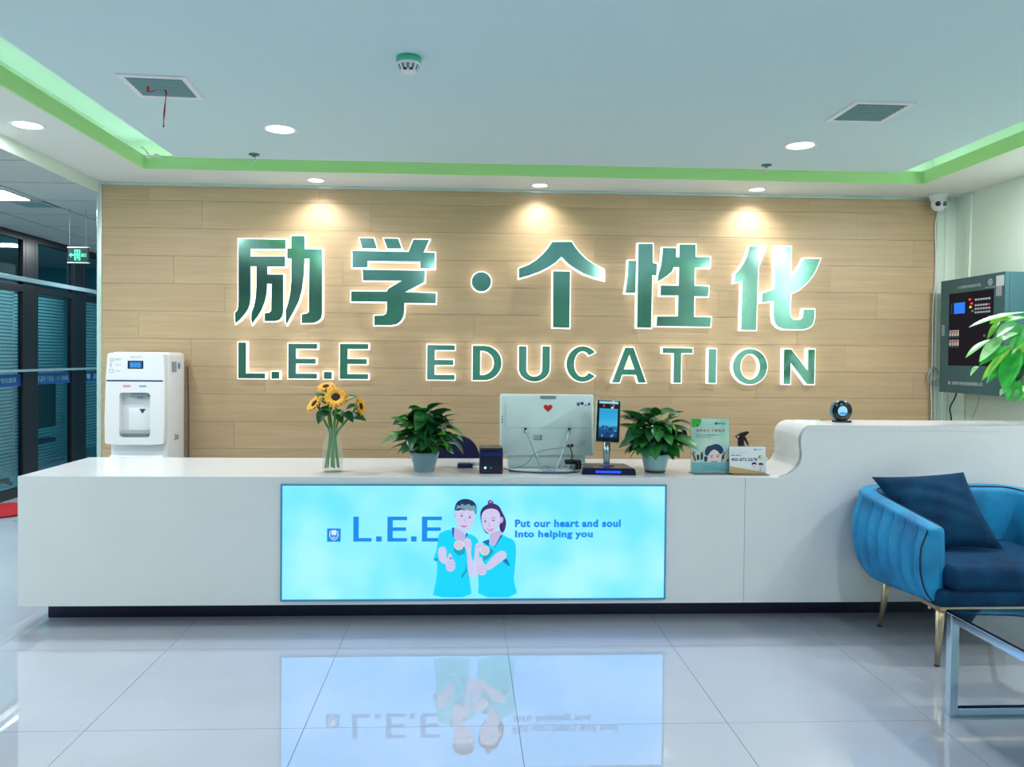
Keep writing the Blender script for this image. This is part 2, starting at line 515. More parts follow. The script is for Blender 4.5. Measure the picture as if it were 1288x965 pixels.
e = ob('wall_corridor_end', MB().box(XG - 0.1, -2.5, 10.95, 11.05, 0, 2.7), M_darkroom); e['kind'] = 'structure'
e = ob('wall_office', MB().box(-6.6, -6.5, 4.9, 11.05, 0, 2.7).box(-6.6, XG - 0.05, 4.85, 4.95, 0, 2.7).box(-6.6, XG - 0.05, 11.0, 11.1, 0, 2.7)
       .box(-6.6, XG - 0.05, 4.9, 11.05, 2.62, 2.7).box(-6.6, XG - 0.1, 4.9, 11.05, -0.05, 0), M_darkroom); e['kind'] = 'structure'
# rails across the glass
for zz, nm, lb in ((2.10, 'sliding_rail', 'pale horizontal rail across the top of the dark glass partition'), (1.217, 'push_rail', 'thin pale horizontal rail above the blue band on the glass partition')):
    r_ = MB().box(XG + 0.03, XG + 0.06, 5.0, 10.9, zz - (0.022 if zz > 2 else 0.012), zz + (0.022 if zz > 2 else 0.012))
    tag(ob(nm, r_, mat('pale_rail', (170, 205, 215), 0.25, 0.5), loc=(XG + 0.045, 7.9, zz), bevel=0.003), lb, 'rail')
# blinds behind the glass: every slat a real strip, too fine to pick apart
for bi, (y0, y1, zb, tilt, lb) in enumerate([(6.5, 7.80, 0.2, .5, 'pale venetian blind behind the leftmost glass pane'), (8.02, 9.0, 0.2, .8, 'pale venetian blind behind the middle glass pane'), (9.06, 9.85, 0.3, .8, 'short pale venetian blind behind the glass pane beside the wood wall')]):
    t = thing('window_blind', lb, 'blind', (XG - 0.16, (y0 + y1) / 2, 0), 'venetian blinds behind the glass partition')
    ob('head_rail', MB().box(XG - (.22 if bi == 1 else .09), XG - (.18 if bi == 1 else .05), y0, y1, 2.0, 2.04), M_gplas, t)
    sl = MB(); z = 1.97; bx = 0.20 if bi == 1 else 0.07
    while z > zb:
        dz = 0.011
        sl.add([(XG - bx - 0.012, y0, z - dz), (XG - bx - 0.012, y1, z - dz), (XG - bx + 0.012, y1, z + dz), (XG - bx + 0.012, y0, z + dz)], [(0, 1, 2, 3)])
        z -= 0.034
    ob('slats', sl, mat('blind_slat', (200, 232, 238), 0.4), t, kind='stuff')
    ob('cord', MB().tube([(XG - 0.05, y0 + 0.1, 2.0), (XG - 0.05, y0 + 0.1, zb + 0.3)], 0.003, 5), M_gplas, t)
# chair model behind the middle pane, standing in for a reflection in the glass
t = thing('office_chair', 'dark chair shape standing in for a reflection in the middle glass pane', 'chair', (XG - 0.35, 8.32, 0))
M_navyf = mat('navy_fabric', (14, 18, 70), 0.8)
b = MB().rbox(XG - 0.13, XG - 0.07, 8.12, 8.60, 0.60, 1.08, 0.028)
ob('backrest', b, M_bplas, t)
ob('seat', MB().rbox(XG - 0.135, XG - 0.04, 8.14, 8.54, 0.44, 0.50, 0.03), M_bplas, t)
ob('post', MB().lathe([(0.03, 0.1), (0.03, 0.44)], (XG - 0.65, 8.3, 0), 12), M_gplas, t)
for k in range(5):
    a = 2 * PI * k / 5
    ob('leg', MB().tube([(XG - 0.65, 8.3, 0.12), (XG - 0.65 + .28 * math.cos(a), 8.3 + .28 * math.sin(a), 0.03)], [0.022, 0.02], 8), M_bplas, t)
# exit sign hanging in the bay
t = thing('exit_sign', 'small black hanging exit sign with glowing green pictogram and arrow', 'exit sign', (-3.1, 6.4, 2.23))
ex0, ex1, ez0, ez1 = -3.178, -3.02, 2.118, 2.232
ob('housing', MB().box(ex0, ex1, 6.4, 6.425, ez0, ez1), mat('sign_black', (6, 26, 30), 0.3), t, bevel=0.002)
ob('top_rail', MB().box(ex0 - 0.004, ex1 + 0.004, 6.396, 6.43, ez1, ez1 + 0.008), M_alu, t)
ob('bottom_rail', MB().box(ex0 - 0.004, ex1 + 0.004, 6.396, 6.43, ez0 - 0.008, ez0), M_alu, t)
for x in (ex0 + 0.01, ex1 - 0.02):
    ob('hanger', MB().tube([(x, 6.41, ez1), (x, 6.41, ZG + 0.002)], 0.0015, 6), M_gplas, t)
pg = MB(); zc_ = (ez0 + ez1) / 2
pg.poly([(-3.168, zc_), (-3.150, zc_ + .018), (-3.150, zc_ + .006), (-3.130, zc_ + .006), (-3.130, zc_ - .006), (-3.150, zc_ - .006), (-3.150, zc_ - .018)], 6.3985)
pg.prism([[(-3.125, zc_ - .042), (-3.080, zc_ - .042), (-3.080, zc_ + .042), (-3.125, zc_ + .042)], [(-3.118, zc_ - .042 + .001), (-3.087, zc_ - .041), (-3.087, zc_ + .034), (-3.118, zc_ + .034)]], 6.3985, 6.399)
pg.poly(ellipse(-3.102, zc_ + .024, .006, .006, 10), 6.3985)
pg.poly([(-3.112, zc_ + .014), (-3.095, zc_ + .014), (-3.090, zc_ - .004), (-3.094, zc_ - .004), (-3.098, zc_ + .004), (-3.096, zc_ - .014), (-3.090, zc_ - .034), (-3.096, zc_ - .034), (-3.104, zc_ - .014), (-3.112, zc_ - .034), (-3.117, zc_ - .032), (-3.108, zc_ - .010), (-3.108, zc_ + .004), (-3.115, zc_ - .004)], 6.3982)
text(pg, '出口', (-3.072, zc_ - .014, -3.034, zc_ + .014), 6.3985, bold=0.02)
ob('pictogram', pg, mat('exit_green', (20, 220, 140), 0.5, light=(0.05, 0.85, 0.42), es=1.3), t)
# ceiling panel lamp and vent in the bay
t = thing('ceiling_light', 'bright rectangular ceiling light in the grid ceiling at far left', 'ceiling light', (-3.6, 5.9, ZG))
ob('frame', MB().box(-4.0, -3.28, 5.72, 6.1, ZG - 0.012, ZG + 0.004), M_alu, t)
ob('diffuser', MB().box(-3.98, -3.3, 5.74, 6.08, ZG - 0.016, ZG - 0.010), M_lamp, t)
L = bpy.data.lights.new('lamp', 'AREA'); L.shape = 'RECTANGLE'; L.size = 0.6; L.size_y = 0.3; L.energy = 52; L.color = (0.85, 0.97, 1)
o = bpy.data.objects.new('lamp', L); COL.objects.link(o); o.parent = t; o.location = (-0.04, 0.02, -0.02)

def vent(loc, sx, sy, label, nslat, matf, rot=0.0):
    t = thing('ceiling_vent', label, 'air vent', loc)
    x, y, z = loc
    hx, hy = sx / 2, sy / 2
    fr = MB().prism([[(x - hx, y - hy), (x + hx, y - hy), (x + hx, y + hy), (x - hx, y + hy)],
                     [(x - hx + .025, y - hy + .025), (x + hx - .025, y - hy + .025), (x + hx - .025, y + hy - .025), (x - hx + .025, y + hy - .025)]],
                    z - 0.008, z + 0.002, fn=lambda a, b, c: (a, c, b))
    ob('frame', fr, matf, t)
    ob('backing', MB().box(x - hx + .02, x + hx - .02, y - hy + .02, y + hy - .02, z - 0.0015, z - 0.0005), mat('vent_dark', (30, 60, 66), 0.8), t)
    s = MB()
    for k in range(nslat):
        yy = y - hy + 0.035 + (sy - 0.07) * k / (nslat - 1)
        s.add([(x - hx + .025, yy - .009, z - .003), (x + hx - .025, yy - .009, z - .003), (x + hx - .025, yy + .003, z - .009), (x - hx + .025, yy + .003, z - .009)], [(0, 1, 2, 3)])
    ob('louvres', s, mat('vent_slat', (110, 150, 152), 0.45), t, kind='stuff')
    return t
vent((-3.37, 6.27, ZG - 0.004), 0.26, 0.24, 'grey square vent in the grid ceiling of the left bay', 8, M_gplas)
vent((-1.42, 3.72, ZC), 0.30, 0.30, 'square ceiling vent at left with a red ribbon tied to it', 8, M_wplas).rotation_euler.z = 0.06
vent((2.007, 3.835, ZC), 0.30, 0.31, 'square ceiling vent at right without any ribbon', 8, M_wplas)
# red ribbon
rb = MB()
pts = smooth_path([(-1.475, 3.70, ZC - 0.006), (-1.485, 3.72, ZC - 0.035), (-1.44, 3.72, ZC - 0.012), (-1.40, 3.72, ZC - 0.016), (-1.395, 3.70, ZC - 0.06), (-1.40, 3.69, ZC - 0.15), (-1.405, 3.70, ZC - 0.195)], 2)
vs = []
for i, p_ in enumerate(pts):
    w_ = 0.006 if i < 8 else 0.0028 + 0.0012 * math.sin(i)
    vs += [(p_.x - w_, p_.y, p_.z), (p_.x + w_, p_.y + 0.002, p_.z)]
rb.add(vs, [(2 * i, 2 * i + 1, 2 * i + 3, 2 * i + 2) for i in range(len(pts) - 1)])
o = ob('ribbon', rb, mat('red_ribbon', (190, 30, 30), 0.6), loc=(-1.42, 3.70, ZC))
tag(o, 'thin red ribbon hanging from the left ceiling vent', 'ribbon')
m_ = o.modifiers.new('solid', 'SOLIDIFY'); m_.thickness = 0.001

# ---------------------------------------------------------------- downlights
def downlight(x, y, r, label, power, col, spot=None, group=None, tgt=None, z=None):
    z = ZC if z is None else z
    t = thing('downlight', label, 'ceiling light', (x, y, z), group)
    ob('rim', MB().lathe([(r * .86, 0.002), (r * .86, -0.004), (r, -0.006), (r * 1.06, -0.002), (r * 1.06, 0.002)], (x, y, z), 32, cap=False), M_wplas, t)
    ob('diffuser', MB().lathe([(0.001, -0.0035), (r * .88, -0.0035), (r * .88, 0.001)], (x, y, z), 32, cap=True), M_lamp, t)
    disk_light(x, y, z - 0.012, r * .8, power, col, spot=spot, parent=t, tgt=tgt)
    return t
WARM, COOL = (1.0, 0.96, 0.94), (1.0, 0.95, 0.975)
downlight(-1.03, 4.37, 0.088, 'large round downlight above the sunflower side of the desk', DOWN_W, COOL)
downlight(1.93, 4.465, 0.088, 'large round downlight in front of the right ceiling vent', DOWN_W, COOL)
downlight(-2.40, 4.40, 0.085, 'round downlight in the soffit at far left', DOWN_W * 0.8, COOL)
for x, y, lb in ((-1.07, 5.615, 'small round spotlight above the left characters of the wall sign'), (0.527, 5.64, 'small round spotlight above the middle of the wall sign'), (2.12, 5.64, 'small round spotlight above the right characters of the wall sign')):
    downlight(x, y, 0.062, lb, SPOT_W, WARM, spot=2.3, tgt=(x, 5.78, 1.2), group='spotlights above the wood wall')
# unseen downlights of the same fitting, added to light the desk front
for x, y, lb_ in ((-1.67, 1.5, 'added round downlight out of view, nearest on the left'), (1.83, 1.5, 'added round downlight out of view, nearest on the right'),
                  (-0.38, 0.2, 'added round downlight out of view, second row left'), (2.06, 0.2, 'added round downlight out of view, second row right'),
                  (-0.43, -1.1, 'added round downlight out of view, last row left'), (2.30, -1.1, 'added round downlight out of view, last row right')):
    downlight(x, y, 0.088, lb_, FILL_W, COOL)
downlight(3.52, 2.6, 0.085, 'round downlight in the right soffit near the armchair', 26, COOL)
downlight(3.46, 0.63, 0.085, 'round downlight in the right soffit towards the entrance', 20, COOL)
downlight(3.44, 4.35, 0.085, 'added round downlight out of view in the right soffit, brightening the right wall', 22, COOL)  # unseen lamp added to brighten the right wall and nearby wood
downlight(-2.40, 3.45, 0.085, 'round downlight in the left soffit towards the entrance', DOWN_W * 0.8, COOL)
# unseen lamps added to brighten the left bay
for y, lb_ in ((3.0, 'added rectangular ceiling light out of view, brightening the left bay beside the desk end'), (8.6, 'added rectangular ceiling light out of view, brightening the far end of the left bay')):
    t = thing('ceiling_light', lb_, 'ceiling light', (-3.6, y, ZG))
    ob('frame', MB().box(-3.9, -3.3, y - .16, y + .16, ZG - 0.012, ZG + 0.004), M_alu, t)
    ob('diffuser', MB().box(-3.88, -3.32, y - .14, y + .14, ZG - 0.016, ZG - 0.010), M_lamp, t)
    L = bpy.data.lights.new('lamp', 'AREA'); L.shape = 'RECTANGLE'; L.size = 0.5; L.size_y = 0.26; L.energy = 26; L.color = (0.85, 0.97, 1)
    o = bpy.data.objects.new('lamp', L); COL.objects.link(o); o.parent = t; o.location = (0, 0, -0.02)
t = thing('ceiling_light', 'added ceiling light out of view, brightening the office behind the glass', 'ceiling light', (-5.3, 8.0, 2.62))  # unseen lamp added to brighten the blinds and room behind the glass
ob('frame', MB().box(-5.6, -5.0, 7.7, 8.3, 2.605, 2.622), M_alu, t)
ob('diffuser', MB().box(-5.57, -5.03, 7.73, 8.27, 2.602, 2.606), M_lamp, t)
L = bpy.data.lights.new('lamp', 'AREA'); L.shape = 'SQUARE'; L.size = 0.5; L.energy = 40; L.color = (0.7, 0.95, 1)
o = bpy.data.objects.new('lamp', L); COL.objects.link(o); o.parent = t; o.location = (0, 0, -0.03)

# smoke detector
x, y = -0.247, 3.29
t = thing('smoke_detector', 'round white smoke detector on the ceiling above the desk middle', 'smoke detector', (x, y, ZC))
ob('base', MB().lathe([(0.052, 0.002), (0.052, -0.018), (0.048, -0.024)], (x, y, ZC), 28), mat('detector_green', (60, 190, 150), 0.4), t, label='teal tinted upper ring of the detector')
ob('body', MB().lathe([(0.049, -0.024), (0.046, -0.032), (0.03, -0.062), (0.026, -0.066), (0.001, -0.067)], (x, y, ZC), 28), M_wplas, t)
s = MB()
for k in range(12):
    a = 2 * PI * k / 12
    ca, sa = math.cos(a), math.sin(a); tx, ty = -sa * .006, ca * .006
    p1 = (x + .0455 * ca, y + .0455 * sa, ZC - .036); p2 = (x + .036 * ca, y + .036 * sa, ZC - .055)
    s.add([(p1[0] - tx, p1[1] - ty, p1[2]), (p1[0] + tx, p1[1] + ty, p1[2]), (p2[0] + tx * .7, p2[1] + ty * .7, p2[2]), (p2[0] - tx * .7, p2[1] - ty * .7, p2[2])], [(0, 1, 2, 3)])
ob('slots', s, mat('slot_grey', (110, 130, 140), 0.6), t, kind='stuff')
for k in (-1, 1):
    ob('sensor_hole', MB().box(x + k * .012 - .007, x + k * .012 + .007, y - .034, y - .026, ZC - .060, ZC - .052), M_bplas, t)
# sprinklers
for x, y, lb in ((-1.319, 4.93, 'chrome sprinkler head on the ceiling beside the left downlight'), (1.912, 4.93, 'chrome sprinkler head on the ceiling beside the right downlight')):
    t = thing('sprinkler', lb, 'sprinkler', (x, y, ZC), 'ceiling sprinklers')
    ob('escutcheon', MB().lathe([(0.034, 0.001), (0.032, -0.006), (0.014, -0.012)], (x, y, ZC), 20), mat('sprinkler_dark', (90, 120, 125), 0.3, 0.8), t)
    ob('nozzle', MB().lathe([(0.009, -0.008), (0.009, -0.03), (0.006, -0.034)], (x, y, ZC), 12).tube([(x - .008, y, ZC - .03), (x - .010, y, ZC - .045), (x, y, ZC - .056)], .002, 6).tube([(x + .008, y, ZC - .03), (x + .010, y, ZC - .045), (x, y, ZC - .056)], .002, 6), mat('chrome', (220, 230, 235), 0.12, 1.0), t)
    ob('deflector', MB().lathe([(0.013, -0.056), (0.013, -0.059)], (x, y, ZC), 16), mat('chrome'), t)
# loose led connectors in the cove corner
t = MB().tube(smooth_path([(-2.10, 5.16, 2.725), (-2.06, 5.14, 2.700), (-2.03, 5.12, 2.648), (-1.99, 5.13, 2.668), (-1.95, 5.12, 2.640)]), .004, 6)
t.box(-2.05, -2.02, 5.10, 5.12, 2.644, 2.660).box(-2.005, -1.975, 5.11, 5.13, 2.655, 2.67)
o = ob('connector_wire', t, M_wplas, loc=(-2.03, 5.12, 2.66))
tag(o, 'loose white light strip connectors at the left corner of the ceiling trench', 'wire')

# ================================================================ WALL SIGN
M_face = mat('steel_painted_reflection', (160, 214, 200), 0.10, 0.95, vary=0.25, vscale=2.6, col2=(110, 186, 164), stretch=(1.5, 1, .3))  # green tint and upright streaks paint room reflections into the steel
M_glow = mat('glowing_acrylic', (255, 255, 255), 0.4, light=(0.97, 0.97, 1.0), es=1.3)
YF = 5.745
def sign(loops_list, label, cat='sign letter', group=None, d=0.0075, name='sign_character'):
    """loops_list: list of strokes; a stroke is one outline or [outline, hole]"""
    allp = [p for s_ in loops_list for l in (s_ if isinstance(s_[0][0], (tuple, list)) else [s_]) for p in l]
    cx = (min(p[0] for p in allp) + max(p[0] for p in allp)) / 2
    z0 = min(p[1] for p in allp)
    t = thing(name, label, cat, (cx, YF, z0), group)
    f, g = MB(), MB()
    for s_ in loops_list:
        ls = s_ if isinstance(s_[0][0], (tuple, list)) else [s_]
        f.prism(ls, YF, YF + 0.006)
        g.prism([grow(ls[0], d)] + [grow(h, -d) for h in ls[1:]], YF + 0.006, YB - 0.004)
    ob('steel_face', f, M_face, t)
    ob('acrylic_body', g, M_glow, t)
    return t
CH = {
 'li': [[(-1.6479,2.2286),(-1.3114,2.2282),(-1.3111,2.1623),(-1.5612,2.1584),(-1.561,2.1034),(-1.3133,2.1071),(-1.313,2.0336),(-1.4403,2.0318),(-1.44,1.975),(-1.3268,1.9766),(-1.3255,1.7032),(-1.3337,1.6696),(-1.3543,1.6459),(-1.3832,1.6372),(-1.4576,1.6364),(-1.4578,1.6933),(-1.4248,1.6978),(-1.4116,1.713),(-1.4092,1.907),(-1.4422,1.9082),(-1.4436,1.8481),(-1.4566,1.781),(-1.4786,1.7223),(-1.5073,1.6718),(-1.5484,1.617),(-1.5542,1.6462),(-1.5528,1.6963),(-1.5365,1.7383),(-1.5227,1.8053),(-1.5181,1.8972),(-1.5187,2.0323),(-1.5607,2.0317),(-1.5598,1.8132),(-1.5629,1.763),(-1.5776,1.7211),(-1.6063,1.679),(-1.6391,1.641),(-1.6679,1.6198),(-1.6723,1.6907),(-1.6518,1.716),(-1.6462,1.7703)],[(-1.2702,2.2556),(-1.1749,2.2571),(-1.1745,2.1627),(-1.0483,2.1614),(-1.0458,1.6981),(-1.0515,1.6645),(-1.0722,1.6416),(-1.1053,1.6278),(-1.1925,1.6251),(-1.1928,1.688),(-1.1597,1.6943),(-1.1415,1.7054),(-1.1393,2.093),(-1.1741,2.0942),(-1.1793,1.9687),(-1.1921,1.8681),(-1.2141,1.7841),(-1.2469,1.7167),(-1.3003,1.6172),(-1.307,1.6322),(-1.3074,1.716),(-1.2911,1.7664),(-1.2765,1.8335),(-1.2686,1.9256),(-1.2694,2.0928),(-1.2984,2.094),(-1.2987,2.165),(-1.2697,2.1654)]],
 'xue': [[(-0.7782,2.2489),(-0.6774,2.2489),(-0.6521,2.1745),(-0.7584,2.1744)],[(-0.6036,2.2486),(-0.4986,2.2487),(-0.4724,2.1773),(-0.5759,2.1757)],[(-0.3872,2.2443),(-0.2724,2.2445),(-0.3131,2.1509),(-0.2303,2.1498),(-0.231,2.0355),(-0.3357,2.034),(-0.3376,2.084),(-0.719,2.0823),(-0.7203,2.0355),(-0.8288,2.0339),(-0.8296,2.1546),(-0.4224,2.1531)],[(-0.7551,2.0194),(-0.302,2.018),(-0.3037,1.9358),(-0.4453,1.8596),(-0.2202,1.8547),(-0.222,1.7802),(-0.4502,1.7813),(-0.4498,1.7265),(-0.4557,1.6833),(-0.475,1.6479),(-0.506,1.624),(-0.5527,1.6157),(-0.6671,1.616),(-0.6676,1.6848),(-0.6038,1.6871),(-0.5829,1.7014),(-0.5768,1.7289),(-0.5772,1.7875),(-0.8374,1.7866),(-0.8363,1.86),(-0.5777,1.8618),(-0.5701,1.8814),(-0.4692,1.9429),(-0.7507,1.9407)]],
 'ge': [[(0.6312,2.244),(0.7764,2.2463),(0.8023,2.2057),(0.8386,2.1629),(0.8828,2.1217),(0.931,2.0877),(0.9791,2.0639),(1.0192,2.0431),(1.02,1.968),(0.948,1.9868),(0.868,2.0133),(0.804,2.0495),(0.7479,2.0882),(0.7014,2.1348),(0.6605,2.0948),(0.6054,2.0569),(0.5423,2.0245),(0.4634,1.9942),(0.3885,1.9727),(0.3878,2.0435),(0.4548,2.0705),(0.5098,2.1043),(0.5648,2.1548),(0.6039,2.2011)],[(0.6406,2.0282),(0.766,2.0277),(0.7657,1.6112),(0.6432,1.6138)]],
 'xing': [[(1.1996,2.1131),(1.2572,2.1139),(1.2545,1.8762),(1.18,1.8752),(1.1888,1.9427),(1.1961,2.0062)],[(1.2733,2.2401),(1.3799,2.2402),(1.3817,2.0999),(1.4139,2.0925),(1.4093,2.0052),(1.3788,2.0103),(1.3756,1.6181),(1.2696,1.6201)],[(1.4565,2.212),(1.557,2.212),(1.5554,2.1461),(1.5804,2.1441),(1.5824,2.2402),(1.7015,2.2421),(1.7028,2.1484),(1.8134,2.1484),(1.8112,2.0705),(1.6982,2.0688),(1.6984,1.9337),(1.805,1.9319),(1.8012,1.857),(1.6962,1.8565),(1.6966,1.7028),(1.8259,1.7019),(1.8212,1.6309),(1.4156,1.632),(1.4187,1.7036),(1.5756,1.7054),(1.5776,1.8605),(1.4433,1.8588),(1.444,1.9342),(1.5791,1.9337),(1.5805,2.0711),(1.5387,2.0705),(1.527,2.0386),(1.4913,2.0063),(1.4594,1.9844),(1.4195,1.9617),(1.4253,2.0094),(1.446,2.089),(1.4532,2.1525)]],
 'hua': [[(2.1117,2.2342),(2.236,2.2362),(2.2165,2.18),(2.1969,2.1319),(2.1773,2.0837),(2.1739,1.924),(2.168,1.6099),(2.0542,1.6111),(2.0594,1.9784),(2.0005,1.9616),(2.0036,2.0254),(2.0356,2.0578),(2.0673,2.106),(2.0948,2.1702)],[(2.3051,2.2357),(2.4249,2.2351),(2.4269,1.9994),(2.467,2.0479),(2.4989,2.0964),(2.5267,2.1488),(2.6493,2.1482),(2.6219,2.0742),(2.5901,2.0177),(2.5419,1.9609),(2.4854,1.9122),(2.427,1.8858),(2.4228,1.7352),(2.4314,1.7073),(2.4562,1.6899),(2.5012,1.6904),(2.523,1.7083),(2.5286,1.7685),(2.6104,1.7695),(2.6114,1.7053),(2.5999,1.6571),(2.5716,1.6327),(2.5309,1.6202),(2.3756,1.6209),(2.3345,1.6381),(2.3096,1.6699),(2.3007,1.7178),(2.3007,1.8298),(2.208,1.8166),(2.2127,1.8862),(2.3075,1.9178)]],
}
sign(CH['li'], 'large backlit steel Chinese character at the left end of the wall sign', name='sign_character')
sign(CH['xue'], 'large backlit steel Chinese character between the leftmost one and the round dot')
dc = (0.112,5.745,1.9426)
sign([ellipse(dc[0], dc[2], 0.071, 0.071, 32)], 'round backlit steel dot in the middle of the Chinese characters', 'sign dot', name='sign_dot')
sign(CH['ge'], 'large backlit steel Chinese character shaped like an arrow, right of the dot')
sign(CH['xing'], 'large backlit steel Chinese character, second from the right end')
sign(CH['hua'], 'large backlit steel Chinese character at the right end of the wall sign')

def glyph(ch, x0, z0, x1, z1, sw=None):
    """bold sans capital filling the box; returns strokes"""
    h = z1 - z0; w = x1 - x0; s_ = sw or h * 0.245; b = s_ * 0.66
    if ch == '.': return [[(x0, z0), (x1, z0), (x1, z1), (x0, z1)]]
    if ch == 'I': return [[(x0, z0), (x1, z0), (x1, z1), (x0, z1)]]
    if ch == 'L': return [[(x0, z0), (x1, z0), (x1, z0 + b), (x0 + s_, z0 + b), (x0 + s_, z1), (x0, z1)]]
    if ch == 'E':
        m = (z0 + z1) / 2
        return [[(x0, z0), (x1, z0), (x1, z0 + b), (x0 + s_, z0 + b), (x0 + s_, m - b / 2), (x1 - w * .05, m - b / 2), (x1 - w * .05, m + b / 2), (x0 + s_, m + b / 2), (x0 + s_, z1 - b), (x1, z1 - b), (x1, z1), (x0, z1)]]
    if ch == 'T':
        c = (x0 + x1) / 2
        return [[(c - s_ / 2, z0), (c + s_ / 2, z0), (c + s_ / 2, z1 - b), (x1, z1 - b), (x1, z1), (x0, z1), (x0, z1 - b), (c - s_ / 2, z1 - b)]]
    if ch == 'D':
        def dl(x0, x1, z0, z1, k):
            o = [(x0, z0), (x1 - (z1 - z0) * k, z0)]; rz = (z1 - z0) / 2; rx = (z1 - z0) * k
            for i in range(1, 16):
                a = -PI / 2 + PI * i / 16
                o.append((x1 - rx + rx * math.cos(a), (z0 + z1) / 2 + rz * math.sin(a)))
            return o + [(x1 - rx, z1), (x0, z1)]
        return [[dl(x0, x1, z0, z1, .5), dl(x0 + s_, x1 - s_, z0 + b, z1 - b, .52)]]
    if ch == 'O': return [[ellipse((x0 + x1) / 2, (z0 + z1) / 2, w / 2, h / 2, 40), ellipse((x0 + x1) / 2, (z0 + z1) / 2, w / 2 - s_, h / 2 - b, 40)]]
    if ch == 'U':
        o = [(x0, z1)]; r = w / 2
        for i in range(0, 17):
            a = PI + PI * i / 16
            o.append((x0 + r + r * math.cos(a), z0 + r * .85 + r * .85 * math.sin(a)))
        o += [(x1, z1), (x1 - s_, z1)]
        ri = r - s_
        for i in range(0, 17):
            a = 2 * PI - PI * i / 16
            o.append((x0 + r + ri * math.cos(a), z0 + b + ri * .95 + ri * .95 * math.sin(a)))
        return [o + [(x0 + s_, z1)]]
    if ch == 'C':
        cx, cz = (x0 + x1) / 2 + w * .02, (z0 + z1) / 2
        o = []
        for i in range(0, 25):
            a = math.radians(42 + 276 * i / 24)
            o.append((cx - w * .02 + w / 2 * math.cos(a) * (1.05 if math.cos(a) > 0 else 1), cz + h / 2 * math.sin(a)))
        for i in range(0, 25):
            a = math.radians(318 - 276 * i / 24)
            o.append((cx - w * .02 + (w / 2 - s_) * math.cos(a), cz + (h / 2 - b) * math.sin(a)))
        return [o]
    if ch == 'A':
        c = (x0 + x1) / 2; t_ = s_ * .55
        out = [(x0, z0), (x0 + s_ * 1.02, z0), (x0 + s_ * 1.02 + w * .07, z0 + h * .22), (x1 - s_ * 1.02 - w * .07, z0 + h * .22), (x1 - s_ * 1.02, z0), (x1, z0), (c + t_, z1), (c - t_, z1)]
        hole = [(x0 + s_ * 1.02 + w * .12, z0 + h * .38), (x1 - s_ * 1.02 - w * .12, z0 + h * .38), (c, z1 - h * .2)]
        return [[out, hole]]
    if ch == 'N':
        return [[(x0, z0), (x0 + s_ * .92, z0), (x0 + s_ * .92, z1 - h * .38), (x1 - s_, z0), (x1, z0), (x1, z1), (x1 - s_ * .92, z1), (x1 - s_ * .92, z0 + h * .38), (x0 + s_, z1), (x0, z1)]]
LB = [('L',-1.6466,1.2194,-1.4528,1.48),('.',-1.4079,1.2179,-1.3509,1.2696),('E',-1.2882,1.2206,-1.08,1.4752),('.',-1.0312,1.2192,-0.9739,1.271),('E',-0.9159,1.2201,-0.7101,1.4771),('E',-0.2811,1.2199,-0.0787,1.4748),('D',0.0526,1.2191,0.2662,1.473),('U',0.3933,1.2124,0.623,1.4727),('C',0.7469,1.2132,0.9853,1.4763),('A',1.087,1.2101,1.342,1.4701),('T',1.464,1.211,1.689,1.4696),('I',1.8119,1.2118,1.8692,1.4656),('O',1.9965,1.2035,2.2566,1.4693),('N',2.383,1.2083,2.6186,1.4689)]
names = ['backlit steel letter L at the start of the English line', 'square backlit dot right after the letter L', 'backlit steel letter E between the two square dots',
         'square backlit dot between the two letters E', 'backlit steel letter E above the gap, after the second dot', 'backlit steel letter E that starts the long word',
         'backlit steel letter D of the wall sign', 'backlit steel letter U of the wall sign', 'backlit steel letter C of the wall sign', 'backlit steel letter A of the wall sign',
         'backlit steel letter T of the wall sign', 'backlit steel letter I of the wall sign', 'backlit steel letter O of the wall sign', 'backlit steel letter N at the right end of the wall sign']
for (ch, a, b_, c, d_), nm in zip(LB, names):
    sign(glyph(ch, a, b_, c, d_, sw=0.056), nm, 'sign dot' if ch == '.' else 'sign letter', name='sign_dot' if ch == '.' else 'sign_letter', d=0.0065)

# ================================================================ RECEPTION DESK
YD = 4.0
desk = thing('reception_desk', 'long white reception desk with a raised right end and navy plinth', 'desk', (0.7, 4.3, 0))
S_ = [(1.6505,0.7769),(1.7055,0.7978),(1.7393,0.8264),(1.7573,0.8575),(1.7629,0.899),(1.7582,0.9301),(1.7552,0.956),(1.7578,0.9922),(1.7731,1.0234),(1.7965,1.0416),(1.8228,1.0469)]
S_ = [(S_[0][0] - 0.0, 0.772)] + S_[1:-1] + [(S_[-1][0], 1.049)]
# smooth the curve
Sp = [tuple((v.x, v.y)) for v in smooth_path([(p[0], p[1], 0) for p in S_], 1)]
xl_, xr_ = -2.23, XR - 0.004
zb_ = 0.118
seam = 1.463
ob('front_panel', MB().prism([(xl_, zb_), (seam - .001, zb_), (seam - .001, 0.772), (xl_, 0.772)], YD, YD + 0.03), M_stone, desk)
ob('front_panel', MB().prism([(seam + .001, zb_), (xr_, zb_), (xr_, 1.047)] + Sp[::-1] + [(seam + .001, 0.772)], YD, YD + 0.03), M_stone, desk)
ob('end_panel', MB().box(xl_, xl_ + 0.03, YD + 0.03, 4.745, zb_, 0.74), M_stone, desk)
ob('bottom_panel', MB().box(xl_, xr_, YD + 0.03, 4.30, zb_, zb_ + 0.02), M_stone, desk)
wt = MB().box(xl_, S_[0][0] + 0.004, YD + 0.03, 4.745, 0.742, 0.772)
wt.box(S_[0][0] + 0.004, xr_, YD + 0.35, 4.745, 0.742, 0.772)
ob('worktop', wt, M_stone, desk)
